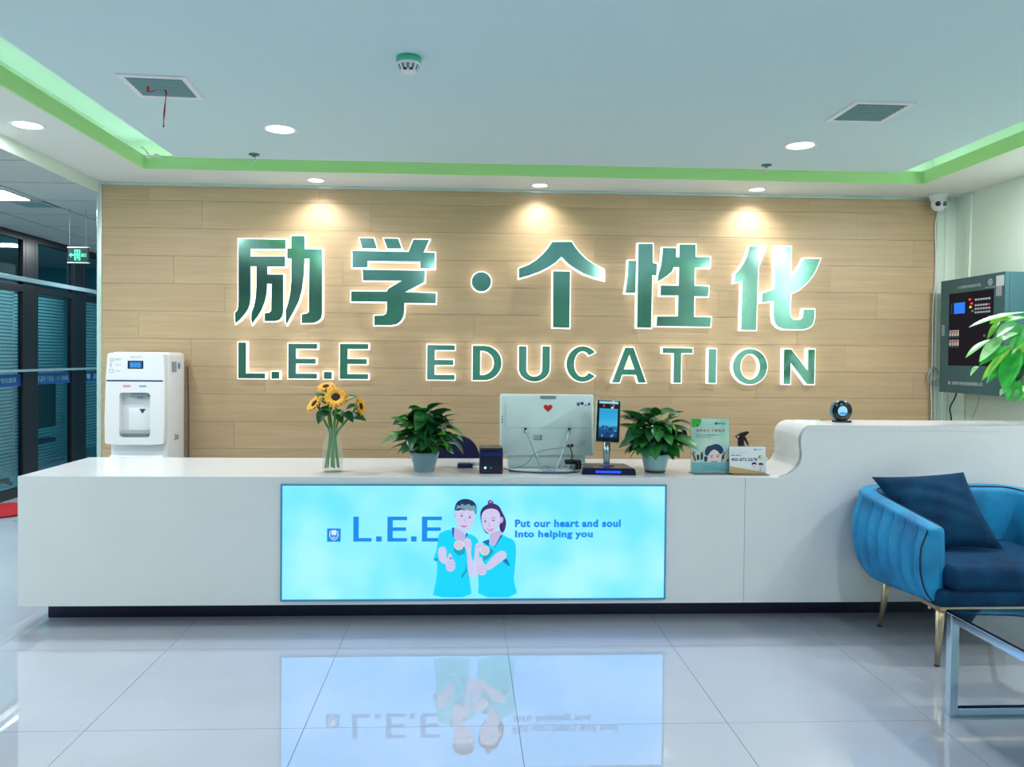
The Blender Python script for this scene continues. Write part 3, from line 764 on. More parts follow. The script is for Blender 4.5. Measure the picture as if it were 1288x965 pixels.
# raised ledge, one ribbon bending down into the worktop
rib = [(S_[0][0] - 0.0, 0.772)] + Sp[1:-1] + [(Sp[-1][0], 1.049), (xr_, 1.049)]
th = 0.028
inner = []
for i, p_ in enumerate(rib):
    a, b_ = Vector(rib[max(i - 1, 0)]), Vector(rib[min(i + 1, len(rib) - 1)])
    d_ = (b_ - a).normalized()
    inner.append((p_[0] + d_.y * th, p_[1] - d_.x * th))
nR = len(rib); rg = MB()
ya, yb = YD - 0.002, YD + 0.36
vs = [(p_[0], ya, p_[1]) for p_ in rib] + [(p_[0], yb, p_[1]) for p_ in rib] + [(p_[0], ya, p_[1]) for p_ in inner] + [(p_[0], yb, p_[1]) for p_ in inner]
fs = []
for i in range(nR - 1):
    fs += [(i, i + nR, i + 1 + nR, i + 1), (i + 2 * nR, i + 1 + 2 * nR, i + 1 + 3 * nR, i + 3 * nR)]
rg.add(vs, fs, 0, True)
rg.add(vs, [(i, i + 1, i + 1 + 2 * nR, i + 2 * nR) for i in range(nR - 1)] + [(i + nR, i + 3 * nR, i + 1 + 3 * nR, i + 1 + nR) for i in range(nR - 1)])
ob('raised_ledge', rg, M_stone, desk)
ob('ledge_back_panel', MB().box(Sp[-1][0] - 0.02, xr_, YD + 0.335, YD + 0.36, 0.772, 1.021), M_stone, desk)
ob('plinth', MB().box(-2.178, xr_, 4.185, 4.30, 0.0, zb_), M_navy, desk)

# ---------------------------------------------------------------- backlit sign in the desk
YS = 3.995
bx0, bx1, bz0, bz1 = -0.929, 1.047, 0.140, 0.737
lb = thing('light_box', 'glowing cyan advertising panel set into the desk front', 'illuminated sign', ((bx0 + bx1) / 2, YS, bz0))
def glow_mat():
    m = mat('backlit_cyan_print', (120, 215, 250), 0.25, light=(0.2, 0.75, 1.0), es=1.0)
    nt = m.node_tree; b = nt.nodes['Principled BSDF']; Lk = nt.links.new
    b.inputs['Base Color'].default_value = (0.02, 0.05, 0.06, 1)
    tc = nt.nodes.new('ShaderNodeTexCoord'); n = nt.nodes.new('ShaderNodeTexNoise'); n.inputs['Scale'].default_value = 3.2; n.inputs['Detail'].default_value = 1.5
    Lk(tc.outputs['Object'], n.inputs['Vector'])
    r = nt.nodes.new('ShaderNodeValToRGB'); e = r.color_ramp.elements
    e[0].position = 0.35; e[0].color = (BOX_LO[0], BOX_LO[1], BOX_LO[2], 1)
    e[1].position = 0.68; e[1].color = (BOX_HI[0], BOX_HI[1], BOX_HI[2], 1)
    Lk(n.outputs['Fac'], r.inputs[0]); Lk(r.outputs[0], b.inputs['Emission Color'])
    b.inputs['Emission Strength'].default_value = BOX_POWER * 1.6
    return m
BOX_LO, BOX_HI = (0.11, 0.54, 1.20), (0.26, 0.62, 1.15)
ob('print_panel', MB().box(bx0 + .008, bx1 - .008, YS, YS + 0.004, bz0 + .008, bz1 - .008), glow_mat(), lb)
fr = MB()
for a in ((bx0, bx1, bz0, bz0 + .008), (bx0, bx1, bz1 - .008, bz1), (bx0, bx0 + .008, bz0 + .008, bz1 - .008), (bx1 - .008, bx1, bz0 + .008, bz1 - .008)):
    fr.box(a[0], a[1], YS - 0.008, YS + 0.004, a[2], a[3])
ob('frame', fr, mat('sign_frame', (60, 150, 180), 0.3, 0.2), lb, bevel=0.0015)
def pm(name, rgb, k=1.0):
    c = srgb(*rgb)
    return mat(name, (10, 10, 10), 0.3, light=c, es=k * BOX_POWER)
P_blue = pm('print_blue', (0, 145, 240)); P_white = pm('print_white', (225, 240, 255)); P_skin = pm('print_skin', (214, 210, 246), 1.0)
P_skin2 = pm('print_skin_shade', (198, 186, 232)); P_shirt = pm('print_turquoise', (0, 210, 245), 1.12); P_shirt2 = pm('print_turquoise_shade', (0, 170, 205)); P_hair = pm('print_hair', (20, 45, 90)); P_grey = pm('print_hair_grey', (120, 160, 180))
P_plum = pm('print_plum', (70, 40, 110)); P_lip = pm('print_lips', (190, 110, 190)); P_gold = pm('print_medal', (222, 205, 225)); P_cord = pm('print_cord', (0, 110, 190))
# lettering
LL = [('L',-0.5635,0.4429,-0.4707,0.5706),('.',-0.448,0.4427,-0.4193,0.4695),('E',-0.3909,0.4426,-0.2908,0.5705),('.',-0.2702,0.4424,-0.2422,0.4692),('E',-0.2153,0.4423,-0.114,0.5704)]
for ch, a, b_, c, d_ in LL:
    m_ = MB()
    for s_ in glyph(ch, a, b_, c, d_, sw=0.0275): m_.prism(s_, YS - 0.0008, YS - 0.0002)
    ob('printed_dot' if ch == '.' else 'printed_letter', m_, P_blue, lb)
m_ = MB()
R1, R2 = (0.2613,0.5154,0.81,0.5557), (0.2619,0.4526,0.6653,0.4991)
text(m_, 'Put our heart and soul', R1, YS - 0.0006, bold=0.05, spacing=1.1)
ob('slogan', m_, P_blue, lb)
m_ = MB()
text(m_, 'Into helping you', R2, YS - 0.0006, bold=0.05, spacing=1.1)
ob('slogan', m_, P_blue, lb)
e0 = (-0.6958,0.4424,-0.627,0.51)
m_ = MB(); ew = e0[2] - e0[0]; eh = e0[3] - e0[1]
E_ = lambda u, v: (e0[0] + ew * u, e0[1] + eh * v)
m_.prism([E_(0, 0), E_(1, 0), E_(1, 1), E_(0, 1)], YS - 0.0006, YS - 0.0002, mi=0)
sh = [E_(.2, .82), E_(.35, .72), E_(.5, .80), E_(.65, .72), E_(.8, .82), E_(.84, .45), E_(.7, .22), E_(.5, .08), E_(.3, .22), E_(.16, .45)]
cx_, cz_ = E_(.5, .46)
m_.prism([sh, [(cx_ + (p_[0] - cx_) * .82, cz_ + (p_[1] - cz_) * .82) for p_ in sh]], YS - 0.0010, YS - 0.0007, mi=1)
m_.prism([E_(.33, .50), E_(.67, .50), E_(.69, .84), E_(.58, .90), E_(.5, .84), E_(.42, .90), E_(.31, .84)], YS - 0.0010, YS - 0.0007, mi=1)
m_.prism([E_(.36, .36), E_(.64, .36), E_(.5, .24)], YS - 0.0010, YS - 0.0007, mi=1)
ob('emblem', m_, [P_blue, P_white], lb, label='small blue square emblem with a white shield')
# the two printed people (flat print)
FIG = {'boy': [('shirt',2,[(-0.1295,0.4842),(-0.0918,0.5),(-0.0635,0.5063),(-0.0504,0.4555),(-0.0283,0.4491),(0.0031,0.4808),(0.0347,0.4808),(0.0665,0.4617),(0.0762,0.4362),(0.0548,0.3536),(0.0329,0.3218),(0.0269,0.2773),(0.0337,0.2264),(0.0438,0.1544),(-0.1585,0.1554),(-0.1494,0.2017),(-0.1372,0.2525),(-0.1347,0.3414),(-0.1568,0.351),(-0.1414,0.3922),(-0.1324,0.4493)]),('shade',3,[(-0.0522,0.4364),(0.0098,0.43),(0.0039,0.3791),(-0.0276,0.3697),(-0.0518,0.392)]),('shade',3,[(-0.1568,0.351),(-0.1336,0.3605),(-0.1347,0.3401),(-0.1473,0.3427)]),('shade',3,[(-0.0141,0.2647),(0.0078,0.2965),(0.0119,0.3283),(0.0186,0.2901),(-0.0077,0.252)]),('skin2',4,[(-0.0478,0.519),(0.003,0.4903),(0.0172,0.4554),(-0.0092,0.4427),(-0.0283,0.4478),(-0.0524,0.4618),(-0.0527,0.5031)]),('cord',5,[(-0.0635,0.5126),(-0.0496,0.5158),(-0.0523,0.4555),(-0.0601,0.4809)]),('cord',5,[(0.0106,0.4884),(0.022,0.4808),(0.0108,0.4649),(0.0046,0.4554)]),('skin',5,[(-0.0471,0.5887),(-0.0422,0.6078),(-0.0296,0.6141),(0.0083,0.6173),(0.0463,0.6046),(0.0573,0.576),(0.0481,0.5379),(0.0294,0.5094),(0.0061,0.4922),(-0.0129,0.498),(-0.032,0.5221),(-0.043,0.5507)]),('skin2',5,[(-0.0522,0.5919),(-0.042,0.5837),(-0.0406,0.5646),(-0.0495,0.571)]),('hair',6,[(-0.0471,0.5964),(-0.0492,0.6141),(-0.0425,0.6395),(-0.0237,0.6572),(0.0079,0.6636),(0.0395,0.6554),(0.0599,0.6363),(0.0652,0.6078),(0.0598,0.576),(0.0552,0.5983),(0.0462,0.6141),(0.0209,0.6205),(-0.0107,0.6205),(-0.0359,0.6141)]),('grey',7,[(-0.0422,0.6078),(-0.0361,0.6344),(-0.0221,0.623),(-0.0109,0.6408),(0.0031,0.6255),(0.0232,0.6395),(0.036,0.623),(0.0524,0.6332),(0.0627,0.609),(0.0578,0.5849),(0.045,0.6052),(0.0312,0.5976),(0.0159,0.6078),(0.0008,0.5989),(-0.0132,0.609),(-0.0295,0.5989)]),('hair',8,[(-0.0434,0.6046),(-0.0296,0.6141),(-0.0107,0.6141),(0.0033,0.6027),(-0.0169,0.6078),(-0.0358,0.6002)]),('skin2',8,[(-0.0015,0.576),(-0.0026,0.5747),(-0.0055,0.5736),(-0.0098,0.573),(-0.0146,0.573),(-0.0189,0.5736),(-0.0219,0.5747),(-0.023,0.576),(-0.0219,0.5774),(-0.019,0.5785),(-0.0147,0.5791),(-0.0099,0.5791),(-0.0056,0.5785),(-0.0026,0.5774)]),('hair',9,[(-0.0078,0.5748),(-0.0082,0.5731),(-0.0095,0.5718),(-0.0112,0.5711),(-0.0132,0.5711),(-0.015,0.5718),(-0.0162,0.5731),(-0.0167,0.5748),(-0.0162,0.5764),(-0.015,0.5778),(-0.0133,0.5785),(-0.0113,0.5785),(-0.0095,0.5778),(-0.0083,0.5764)]),('skin2',8,[(0.0384,0.5684),(0.0374,0.567),(0.0348,0.5659),(0.031,0.5653),(0.0268,0.5653),(0.023,0.5659),(0.0204,0.567),(0.0194,0.5684),(0.0203,0.5698),(0.023,0.5709),(0.0268,0.5715),(0.031,0.5715),(0.0348,0.5709),(0.0374,0.5698)]),('hair',9,[(0.0327,0.5671),(0.0323,0.5655),(0.0311,0.5642),(0.0293,0.5634),(0.0273,0.5634),(0.0255,0.5642),(0.0243,0.5655),(0.0238,0.5672),(0.0243,0.5688),(0.0255,0.5701),(0.0273,0.5709),(0.0292,0.5709),(0.031,0.5701),(0.0322,0.5688)]),('grey',8,[(-0.0262,0.5837),(-0.0136,0.5887),(0.0009,0.5837),(-0.0136,0.5862)]),('grey',8,[(0.02,0.5773),(0.0307,0.5792),(0.0415,0.5735),(0.0307,0.5767)]),('skin2',8,[(0.0036,0.5684),(0.0076,0.5475),(0.0127,0.543),(-0.0006,0.5424),(0.0025,0.5507)]),('lip',8,[(-0.0175,0.5285),(0.0015,0.5234),(0.0191,0.5265),(0.0041,0.5151),(-0.0086,0.5177)]),('skin',6,[(-0.132,0.4049),(-0.1164,0.4175),(-0.0911,0.4143),(-0.0896,0.3794),(-0.0862,0.354),(-0.0935,0.3222),(-0.1221,0.3401),(-0.1305,0.37)]),('skin',7,[(-0.0907,0.3572),(-0.0781,0.3603),(-0.0782,0.3781),(-0.0688,0.3838),(-0.0617,0.3698),(-0.0591,0.3539),(-0.0451,0.3399),(-0.0417,0.3157),(-0.0479,0.2954),(-0.068,0.2866),(-0.087,0.2924),(-0.0923,0.3222)]),('skin2',8,[(-0.0811,0.34),(-0.0463,0.3361),(-0.0463,0.3323),(-0.081,0.3349)]),('skin2',8,[(-0.0822,0.3254),(-0.0436,0.3208),(-0.0436,0.3176),(-0.0822,0.3209)]),('skin2',8,[(-0.084,0.3108),(-0.0473,0.3056),(-0.0473,0.3024),(-0.0839,0.3063)]),('lip',8,[(-0.0743,0.3603),(-0.0617,0.3615),(-0.0609,0.3514),(-0.0729,0.3514)]),('skin',6,[(-0.0062,0.4522),(0.0222,0.4617),(0.0381,0.449),(0.0385,0.4109),(0.0356,0.3791),(0.0487,0.3281),(0.0542,0.2772),(0.0429,0.255),(0.027,0.2646),(0.0203,0.3155),(0.0166,0.3791),(0.01,0.4046),(-0.0028,0.4236)]),('skin2',7,[(0.0021,0.4414),(0.0363,0.4376),(0.0364,0.4344),(0.0034,0.4363)]),('skin2',7,[(0.0035,0.4268),(0.0365,0.4223),(0.0365,0.4191),(0.0048,0.4224)]),('white',7,[(-0.0009,0.4236),(-0.002,0.416),(-0.0056,0.4091),(-0.0111,0.4036),(-0.0181,0.4001),(-0.026,0.3989),(-0.0338,0.4002),(-0.0408,0.4037),(-0.0465,0.4092),(-0.0501,0.4161),(-0.0514,0.4237),(-0.0502,0.4314),(-0.0467,0.4383),(-0.0412,0.4438),(-0.0342,0.4473),(-0.0264,0.4485),(-0.0185,0.4472),(-0.0115,0.4437),(-0.0058,0.4382),(-0.0022,0.4313)]),('gold',8,[(-0.004,0.4237),(-0.0051,0.417),(-0.0082,0.411),(-0.013,0.4062),(-0.0192,0.4031),(-0.026,0.4021),(-0.0328,0.4032),(-0.039,0.4063),(-0.0439,0.411),(-0.0471,0.4171),(-0.0483,0.4237),(-0.0472,0.4304),(-0.0441,0.4364),(-0.0393,0.4412),(-0.0332,0.4442),(-0.0263,0.4453),(-0.0195,0.4442),(-0.0133,0.4411),(-0.0084,0.4364),(-0.0052,0.4303)])],'girl': [('plum',1,[(0.1602,0.6141),(0.1856,0.611),(0.2017,0.5824),(0.214,0.5569),(0.2162,0.5283),(0.2089,0.4984),(0.1963,0.4837),(0.1854,0.4933),(0.1767,0.5442)]),('shirt',2,[(0.0921,0.4362),(0.1299,0.4584),(0.1366,0.417),(0.1619,0.4233),(0.1995,0.4805),(0.2187,0.4646),(0.2506,0.455),(0.2667,0.4295),(0.2691,0.3785),(0.2617,0.2892),(0.2557,0.2446),(0.2821,0.1531),(0.0742,0.1542),(0.0779,0.2389),(0.0681,0.2772),(0.0677,0.3281),(0.0735,0.379),(0.0796,0.4171)]),('shade',3,[(0.1976,0.3404),(0.2197,0.3563),(0.2391,0.318),(0.2264,0.3148),(0.2136,0.3276)]),('shade',3,[(0.0987,0.4044),(0.1367,0.4075),(0.1559,0.3915),(0.1245,0.3534),(0.0992,0.3407)]),('cord',4,[(0.1944,0.3468),(0.2197,0.3531),(0.2379,0.318),(0.2199,0.3308)]),('skin2',4,[(0.1328,0.4838),(0.1866,0.5028),(0.2008,0.4774),(0.1807,0.4487),(0.1619,0.4233),(0.1379,0.417),(0.1299,0.4552)]),('cord',5,[(0.1869,0.4742),(0.2008,0.4774),(0.162,0.4169),(0.1526,0.4042)]),('cord',5,[(0.0952,0.4425),(0.1299,0.4552),(0.1271,0.417),(0.1111,0.4298)]),('hair',4,[(0.082,0.576),(0.0843,0.6014),(0.0968,0.6205),(0.122,0.6364),(0.1473,0.6396),(0.1727,0.63),(0.1888,0.611),(0.1954,0.5824),(0.1864,0.5251),(0.136,0.4806),(0.1106,0.4838),(0.09,0.5252)]),('plum',5,[(0.1188,0.6395),(0.1218,0.6535),(0.1363,0.6586),(0.1504,0.6459),(0.1486,0.6345),(0.1315,0.63)]),('lip',6,[(0.1434,0.6472),(0.1426,0.6439),(0.1401,0.6412),(0.1366,0.6397),(0.1326,0.6397),(0.1291,0.6412),(0.1266,0.6439),(0.1257,0.6472),(0.1265,0.6505),(0.129,0.6531),(0.1325,0.6546),(0.1365,0.6546),(0.14,0.6531),(0.1425,0.6505)]),('plum',5,[(0.0906,0.6078),(0.122,0.6345),(0.16,0.6332),(0.1856,0.6141),(0.1922,0.5824),(0.1603,0.6078),(0.1285,0.6167),(0.1001,0.6046)]),('skin',6,[(0.0877,0.5728),(0.097,0.6002),(0.1285,0.6141),(0.1666,0.6091),(0.1846,0.5855),(0.1887,0.5442),(0.177,0.5124),(0.155,0.4901),(0.1329,0.4794),(0.1093,0.4953),(0.0913,0.5252)]),('skin2',6,[(0.186,0.5684),(0.1987,0.5684),(0.2014,0.5505),(0.1926,0.5346),(0.1862,0.5442)]),('hair',7,[(0.1863,0.5327),(0.1952,0.5366),(0.1979,0.5124),(0.1942,0.4984),(0.1866,0.506)]),('skin2',8,[(0.1177,0.548),(0.1167,0.5467),(0.1139,0.5456),(0.1098,0.545),(0.1053,0.545),(0.1013,0.5456),(0.0984,0.5467),(0.0974,0.5481),(0.0984,0.5494),(0.1012,0.5505),(0.1053,0.5512),(0.1098,0.5512),(0.1138,0.5505),(0.1167,0.5494)]),('hair',9,[(0.112,0.5468),(0.1116,0.5451),(0.1104,0.5438),(0.1086,0.5431),(0.1066,0.5431),(0.1048,0.5438),(0.1036,0.5451),(0.1031,0.5468),(0.1035,0.5484),(0.1048,0.5498),(0.1065,0.5505),(0.1085,0.5505),(0.1103,0.5498),(0.1115,0.5484)]),('skin2',8,[(0.1608,0.5531),(0.1597,0.5517),(0.1567,0.5506),(0.1524,0.55),(0.1476,0.55),(0.1433,0.5506),(0.1403,0.5517),(0.1392,0.5531),(0.1402,0.5545),(0.1432,0.5556),(0.1475,0.5562),(0.1523,0.5562),(0.1567,0.5556),(0.1597,0.5545)]),('hair',9,[(0.1544,0.5518),(0.154,0.5502),(0.1528,0.5489),(0.151,0.5481),(0.149,0.5481),(0.1472,0.5489),(0.146,0.5502),(0.1455,0.5518),(0.146,0.5535),(0.1472,0.5548),(0.149,0.5556),(0.1509,0.5556),(0.1527,0.5548),(0.154,0.5535)]),('plum',8,[(0.0961,0.557),(0.1068,0.562),(0.1195,0.5582),(0.1068,0.5601)]),('plum',8,[(0.1366,0.5633),(0.1511,0.5684),(0.1638,0.5633),(0.1511,0.5652)]),('skin2',8,[(0.126,0.5442),(0.123,0.5252),(0.1306,0.5201),(0.1395,0.5226),(0.1331,0.5264)]),('lip',8,[(0.1155,0.5093),(0.1326,0.5048),(0.1548,0.5124),(0.1422,0.4965),(0.1264,0.4959)]),('white',9,[(0.12,0.5061),(0.1333,0.5023),(0.1485,0.5086),(0.139,0.501),(0.1283,0.4997)]),('skin',6,[(0.1121,0.3216),(0.1435,0.3597),(0.1749,0.3883),(0.1971,0.3965),(0.2181,0.3863),(0.2197,0.3595),(0.2071,0.348),(0.1755,0.3277),(0.1251,0.2865)]),('skin',5,[(0.0561,0.4235),(0.073,0.4394),(0.0984,0.433),(0.1049,0.4171),(0.0924,0.398),(0.0766,0.3917),(0.0801,0.3535),(0.0742,0.3026),(0.0766,0.2466),(0.0619,0.2645),(0.0508,0.3027),(0.0558,0.379)]),('skin',7,[(0.0601,0.3281),(0.0772,0.3281),(0.0801,0.3535),(0.0851,0.3662),(0.094,0.3547),(0.0968,0.3344),(0.1152,0.3228),(0.1199,0.2961),(0.1125,0.2719),(0.0885,0.2669),(0.0681,0.2823)]),('skin2',8,[(0.0678,0.3141),(0.1089,0.3184),(0.109,0.3152),(0.0678,0.3103)]),('skin2',8,[(0.0692,0.2994),(0.1154,0.305),(0.1154,0.3012),(0.0692,0.2956)]),('skin2',8,[(0.0731,0.2861),(0.1136,0.2885),(0.1137,0.2853),(0.0744,0.2822)]),('skin2',7,[(0.0606,0.4172),(0.0953,0.4222),(0.0954,0.419),(0.0606,0.4133)]),('white',7,[(0.1317,0.396),(0.1306,0.3881),(0.1272,0.3811),(0.122,0.3754),(0.1153,0.3718),(0.1078,0.3706),(0.1004,0.3719),(0.0936,0.3755),(0.0883,0.3812),(0.0848,0.3883),(0.0835,0.3961),(0.0846,0.404),(0.088,0.4111),(0.0933,0.4167),(0.1,0.4203),(0.1074,0.4215),(0.1148,0.4203),(0.1216,0.4166),(0.127,0.411),(0.1305,0.4039)]),('gold',8,[(0.1285,0.396),(0.1276,0.3891),(0.1247,0.3829),(0.1201,0.378),(0.1143,0.3749),(0.1078,0.3738),(0.1013,0.3749),(0.0955,0.3781),(0.0908,0.383),(0.0878,0.3892),(0.0867,0.3961),(0.0877,0.403),(0.0906,0.4092),(0.0952,0.4141),(0.101,0.4173),(0.1074,0.4183),(0.1139,0.4172),(0.1198,0.4141),(0.1244,0.4091),(0.1275,0.4029)])]}
PMAT = dict(shirt=P_shirt, shade=P_shirt2, skin=P_skin, skin2=P_skin2, hair=P_hair, grey=P_grey, plum=P_plum, lip=P_lip, gold=P_gold, cord=P_cord, white=P_white)
keys = list(PMAT)
for who, lab in (('boy', 'printed young man in turquoise shirt with a medal, thumb raised'), ('girl', 'printed young woman in turquoise shirt with a medal, thumb raised')):
    m_ = MB()
    for c_, d_, p_ in FIG[who]:
        m_.prism(chaikin(p_, 2) if len(p_) > 5 and c_ != 'shirt' else (chaikin(p_, 1) if len(p_) > 5 else p_), YS - 0.0008 - 0.0003 * d_, YS - 0.0006 - 0.0003 * d_, mi=keys.index(c_))
    ob('printed_figure', m_, [PMAT[k] for k in keys], lb, label=lab)

# ================================================================ THINGS
ZT = 0.772      # desk top
ZL = 1.049      # raised ledge
M_chrome = mat('chrome')
M_gold = mat('brushed_gold', (200, 182, 150), 0.3, 0.85)

# ---------------------------------------------------------------- leaves
def leaf_mesh(name, L, Wd, droop, fold, mats, n=7, peak=0.4):
    """blade from the origin along +y, normal +z"""
    me = bpy.data.meshes.new(name)
    vs, fs = [], []
    for i in range(n + 1):
        t = i / n
        w = Wd * 0.5 * (math.sin(PI * t ** (0.62 if peak < .45 else 1.0)) ** 0.8 if 0 < t < 1 else 0.02)
        a = droop * t
        y = L * (math.sin(a) / droop if abs(droop) > .01 else t)
        z = -L * ((1 - math.cos(a)) / droop if abs(droop) > .01 else 0)
        zz = fold * w
        vs += [(-w, y, z + zz), (-w * .5, y, z + zz * .35), (0, y, z), (w * .5, y, z + zz * .35), (w, y, z + zz)]
    for i in range(n):
        for j in range(4):
            a = i * 5 + j
            fs.append((a, a + 1, a + 6, a + 5))
    me.from_pydata(vs, [], fs)
    me.polygons.foreach_set('use_smooth', [True] * len(fs))
    me.materials.append(mats)
    me.update()
    return me

def aim(direction, up, scale=1.0, roll=0.0):
    y = Vector(direction).normalized()
    x = y.cross(Vector(up))
    if x.length < 1e-4: x = Vector((1, 0, 0))
    x.normalize(); z = x.cross(y).normalized()
    m = Matrix(((x.x, y.x, z.x), (x.y, y.y, z.y), (x.z, y.z, z.z)))
    m = m @ Matrix.Rotation(roll, 3, 'Y')
    return m.to_4x4() @ Matrix.Scale(scale, 4)

def leaf_mat(name, c1, c2, rough=0.35):
    m = mat(name, c1, rough, vary=1.0, col2=c2, vscale=14)
    b = m.node_tree.nodes['Principled BSDF']
    b.inputs['Subsurface Weight'].default_value = 0.0
    return m
LM = [leaf_mat('leaf_deep_green', (28, 96, 52), (14, 62, 42)), leaf_mat('leaf_mid_green', (44, 128, 50), (22, 88, 46)), leaf_mat('leaf_fresh_green', (96, 178, 46), (52, 140, 40))]

def potted(label, cx, cy, z, seed, n, rx, ry, h, pot_fn, droopk, group=None):
    t = thing('potted_plant', label, 'plant', (cx, cy, z))
    R = random.Random(seed)
    pot_fn(t)
    protos = [leaf_mesh('leaf', 0.124, 0.076, dr, 0.20, LM[k]) for dr, k in ((0.7, 0), (1.0, 0), (0.5, 1), (0.9, 1), (0.6, 2), (1.0, 1))]
    st = MB(); base = Vector((cx, cy, z + 0.10))
    ga = 2.39996
    for i in range(n):
        u = (i + 0.5) / n
        el = math.radians(88 - 80 * u)            # top leaves first, low ones droop over the rim
        az = i * ga + R.uniform(-.3, .3)
        d = Vector((math.cos(az) * math.cos(el), math.sin(az) * math.cos(el), math.sin(el)))
        q = R.uniform(0.30, 0.78)
        lx = Vector((d.x * rx, d.y * ry, max(d.z, -0.12) * h)) * q
        p0 = base + Vector((math.cos(az) * .03, math.sin(az) * .03, -0.02))
        p1 = base + lx + Vector((0, 0, 0.02))
        if p1.z < z + 0.115: p1.z = z + 0.115 + R.random() * .02
        mid = p0.lerp(p1, .5) + Vector((0, 0, 0.03))
        st.tube([p0, mid, p1], [0.0022, 0.0018, 0.0012], 5)
        out = Vector((math.cos(az), math.sin(az), (0.9 * math.sin(el) + 0.2 if i % 2 else 0.08 if u < .6 else 0.25) - droopk * R.random()))
        s_ = R.uniform(0.7, 1.12)
        k = R.choice([0, 1, 2, 3, 0, 1, 5, 4 if R.random() < .6 else 2])
        o = bpy.data.objects.new('leaf', protos[k]); COL.objects.link(o); o.parent = t
        M = Matrix.Translation(p1 - ORG[t]) @ aim(out, (0, 0, 1), s_, R.uniform(-.5, .5))
        # keep tips above the desk
        tip = M @ Vector((0, 0.09, -0.05)) + ORG[t]
        if tip.z < z + 0.012:
            M = Matrix.Translation(p1 - ORG[t] + Vector((0, 0, z + 0.02 - tip.z))) @ aim(out, (0, 0, 1), s_, 0)
        o.matrix_local = M
    ob('stems', st, mat('stem_green', (60, 130, 50), 0.5), t, kind='stuff')
    return t
M_glassw = mat('clear_glass', (225, 240, 238), 0.03, alpha=0.08)
def pot_glass(t):
    x, y, z = ORG[t]
    ob('glass_pot', MB().lathe([(0.052, 0.0), (0.056, 0.004), (0.060, 0.03), (0.077, 0.088), (0.083, 0.104), (0.080, 0.106), (0.073, 0.088), (0.056, 0.03), (0.052, 0.014), (0.001, 0.012)], (x, y, z), 32), mat('pot_glass', (160, 200, 215), 0.12, trans=.55, ior=1.4), t)
    ob('pot_liner', MB().lathe([(0.001, 0.02), (0.054, 0.022), (0.060, 0.045), (0.0715, 0.088), (0.076, 0.102), (0.001, 0.094)], (x, y, z), 32), mat('pot_blue_grey', (112, 150, 172), 0.4), t)
def pot_white(t):
    x, y, z = ORG[t]
    ob('pot', MB().lathe([(0.050, 0.012), (0.056, 0.014), (0.068, 0.06), (0.074, 0.088), (0.080, 0.090), (0.081, 0.103), (0.076, 0.104), (0.068, 0.088), (0.001, 0.085)], (x, y, z), 32), mat('pot_teal_white', (150, 192, 200), 0.35), t)
    ob('saucer', MB().lathe([(0.050, 0.0), (0.056, 0.002), (0.057, 0.012), (0.050, 0.014)], (x, y, z), 32), mat('saucer_dark', (26, 44, 62), 0.3), t)
potted('leafy potted plant in a translucent blue grey pot, left of the receipt printer', -0.217, 4.215, ZT, 3, 120, 0.195, 0.17, 0.300, pot_glass, 0.55)
potted('dense potted plant in a pale teal pot, right of the face scanner', 1.036, 4.20, ZT, 11, 140, 0.180, 0.16, 0.265, pot_white, 0.70)

# ---------------------------------------------------------------- sunflowers in a vase
vx, vy = -0.702, 4.19
v = thing('glass_vase', 'clear glass bottle vase holding sunflowers on the desk', 'vase', (vx, vy, ZT))
ob('vase_body', MB().lathe([(0.050, 0.0), (0.055, 0.004), (0.0555, 0.02), (0.0555, 0.13), (0.050, 0.165), (0.034, 0.195), (0.033, 0.205), (0.048, 0.238), (0.0455, 0.238), (0.0305, 0.206), (0.0315, 0.194), (0.047, 0.163), (0.0525, 0.13), (0.0525, 0.014), (0.046, 0.010), (0.001, 0.009)], (vx, vy, ZT), 36), M_glassw, v)
ob('water', MB().lathe([(0.001, 0.0105), (0.045, 0.0115), (0.0515, 0.016), (0.0515, 0.11), (0.001, 0.11)], (vx, vy, ZT), 28), mat('water', (190, 225, 205), 0.05, alpha=0.05), v)
M_stem = mat('sunflower_stem', (58, 140, 52), 0.5)
M_pet = mat('sunflower_petal', (250, 190, 50), 0.55, vary=1.0, col2=(235, 165, 60), vscale=30)
M_disc = mat('sunflower_disc', (44, 26, 18), 0.85, bump=0.5, bscale=400)
M_sep = mat('sepal_green', (40, 100, 48), 0.6)
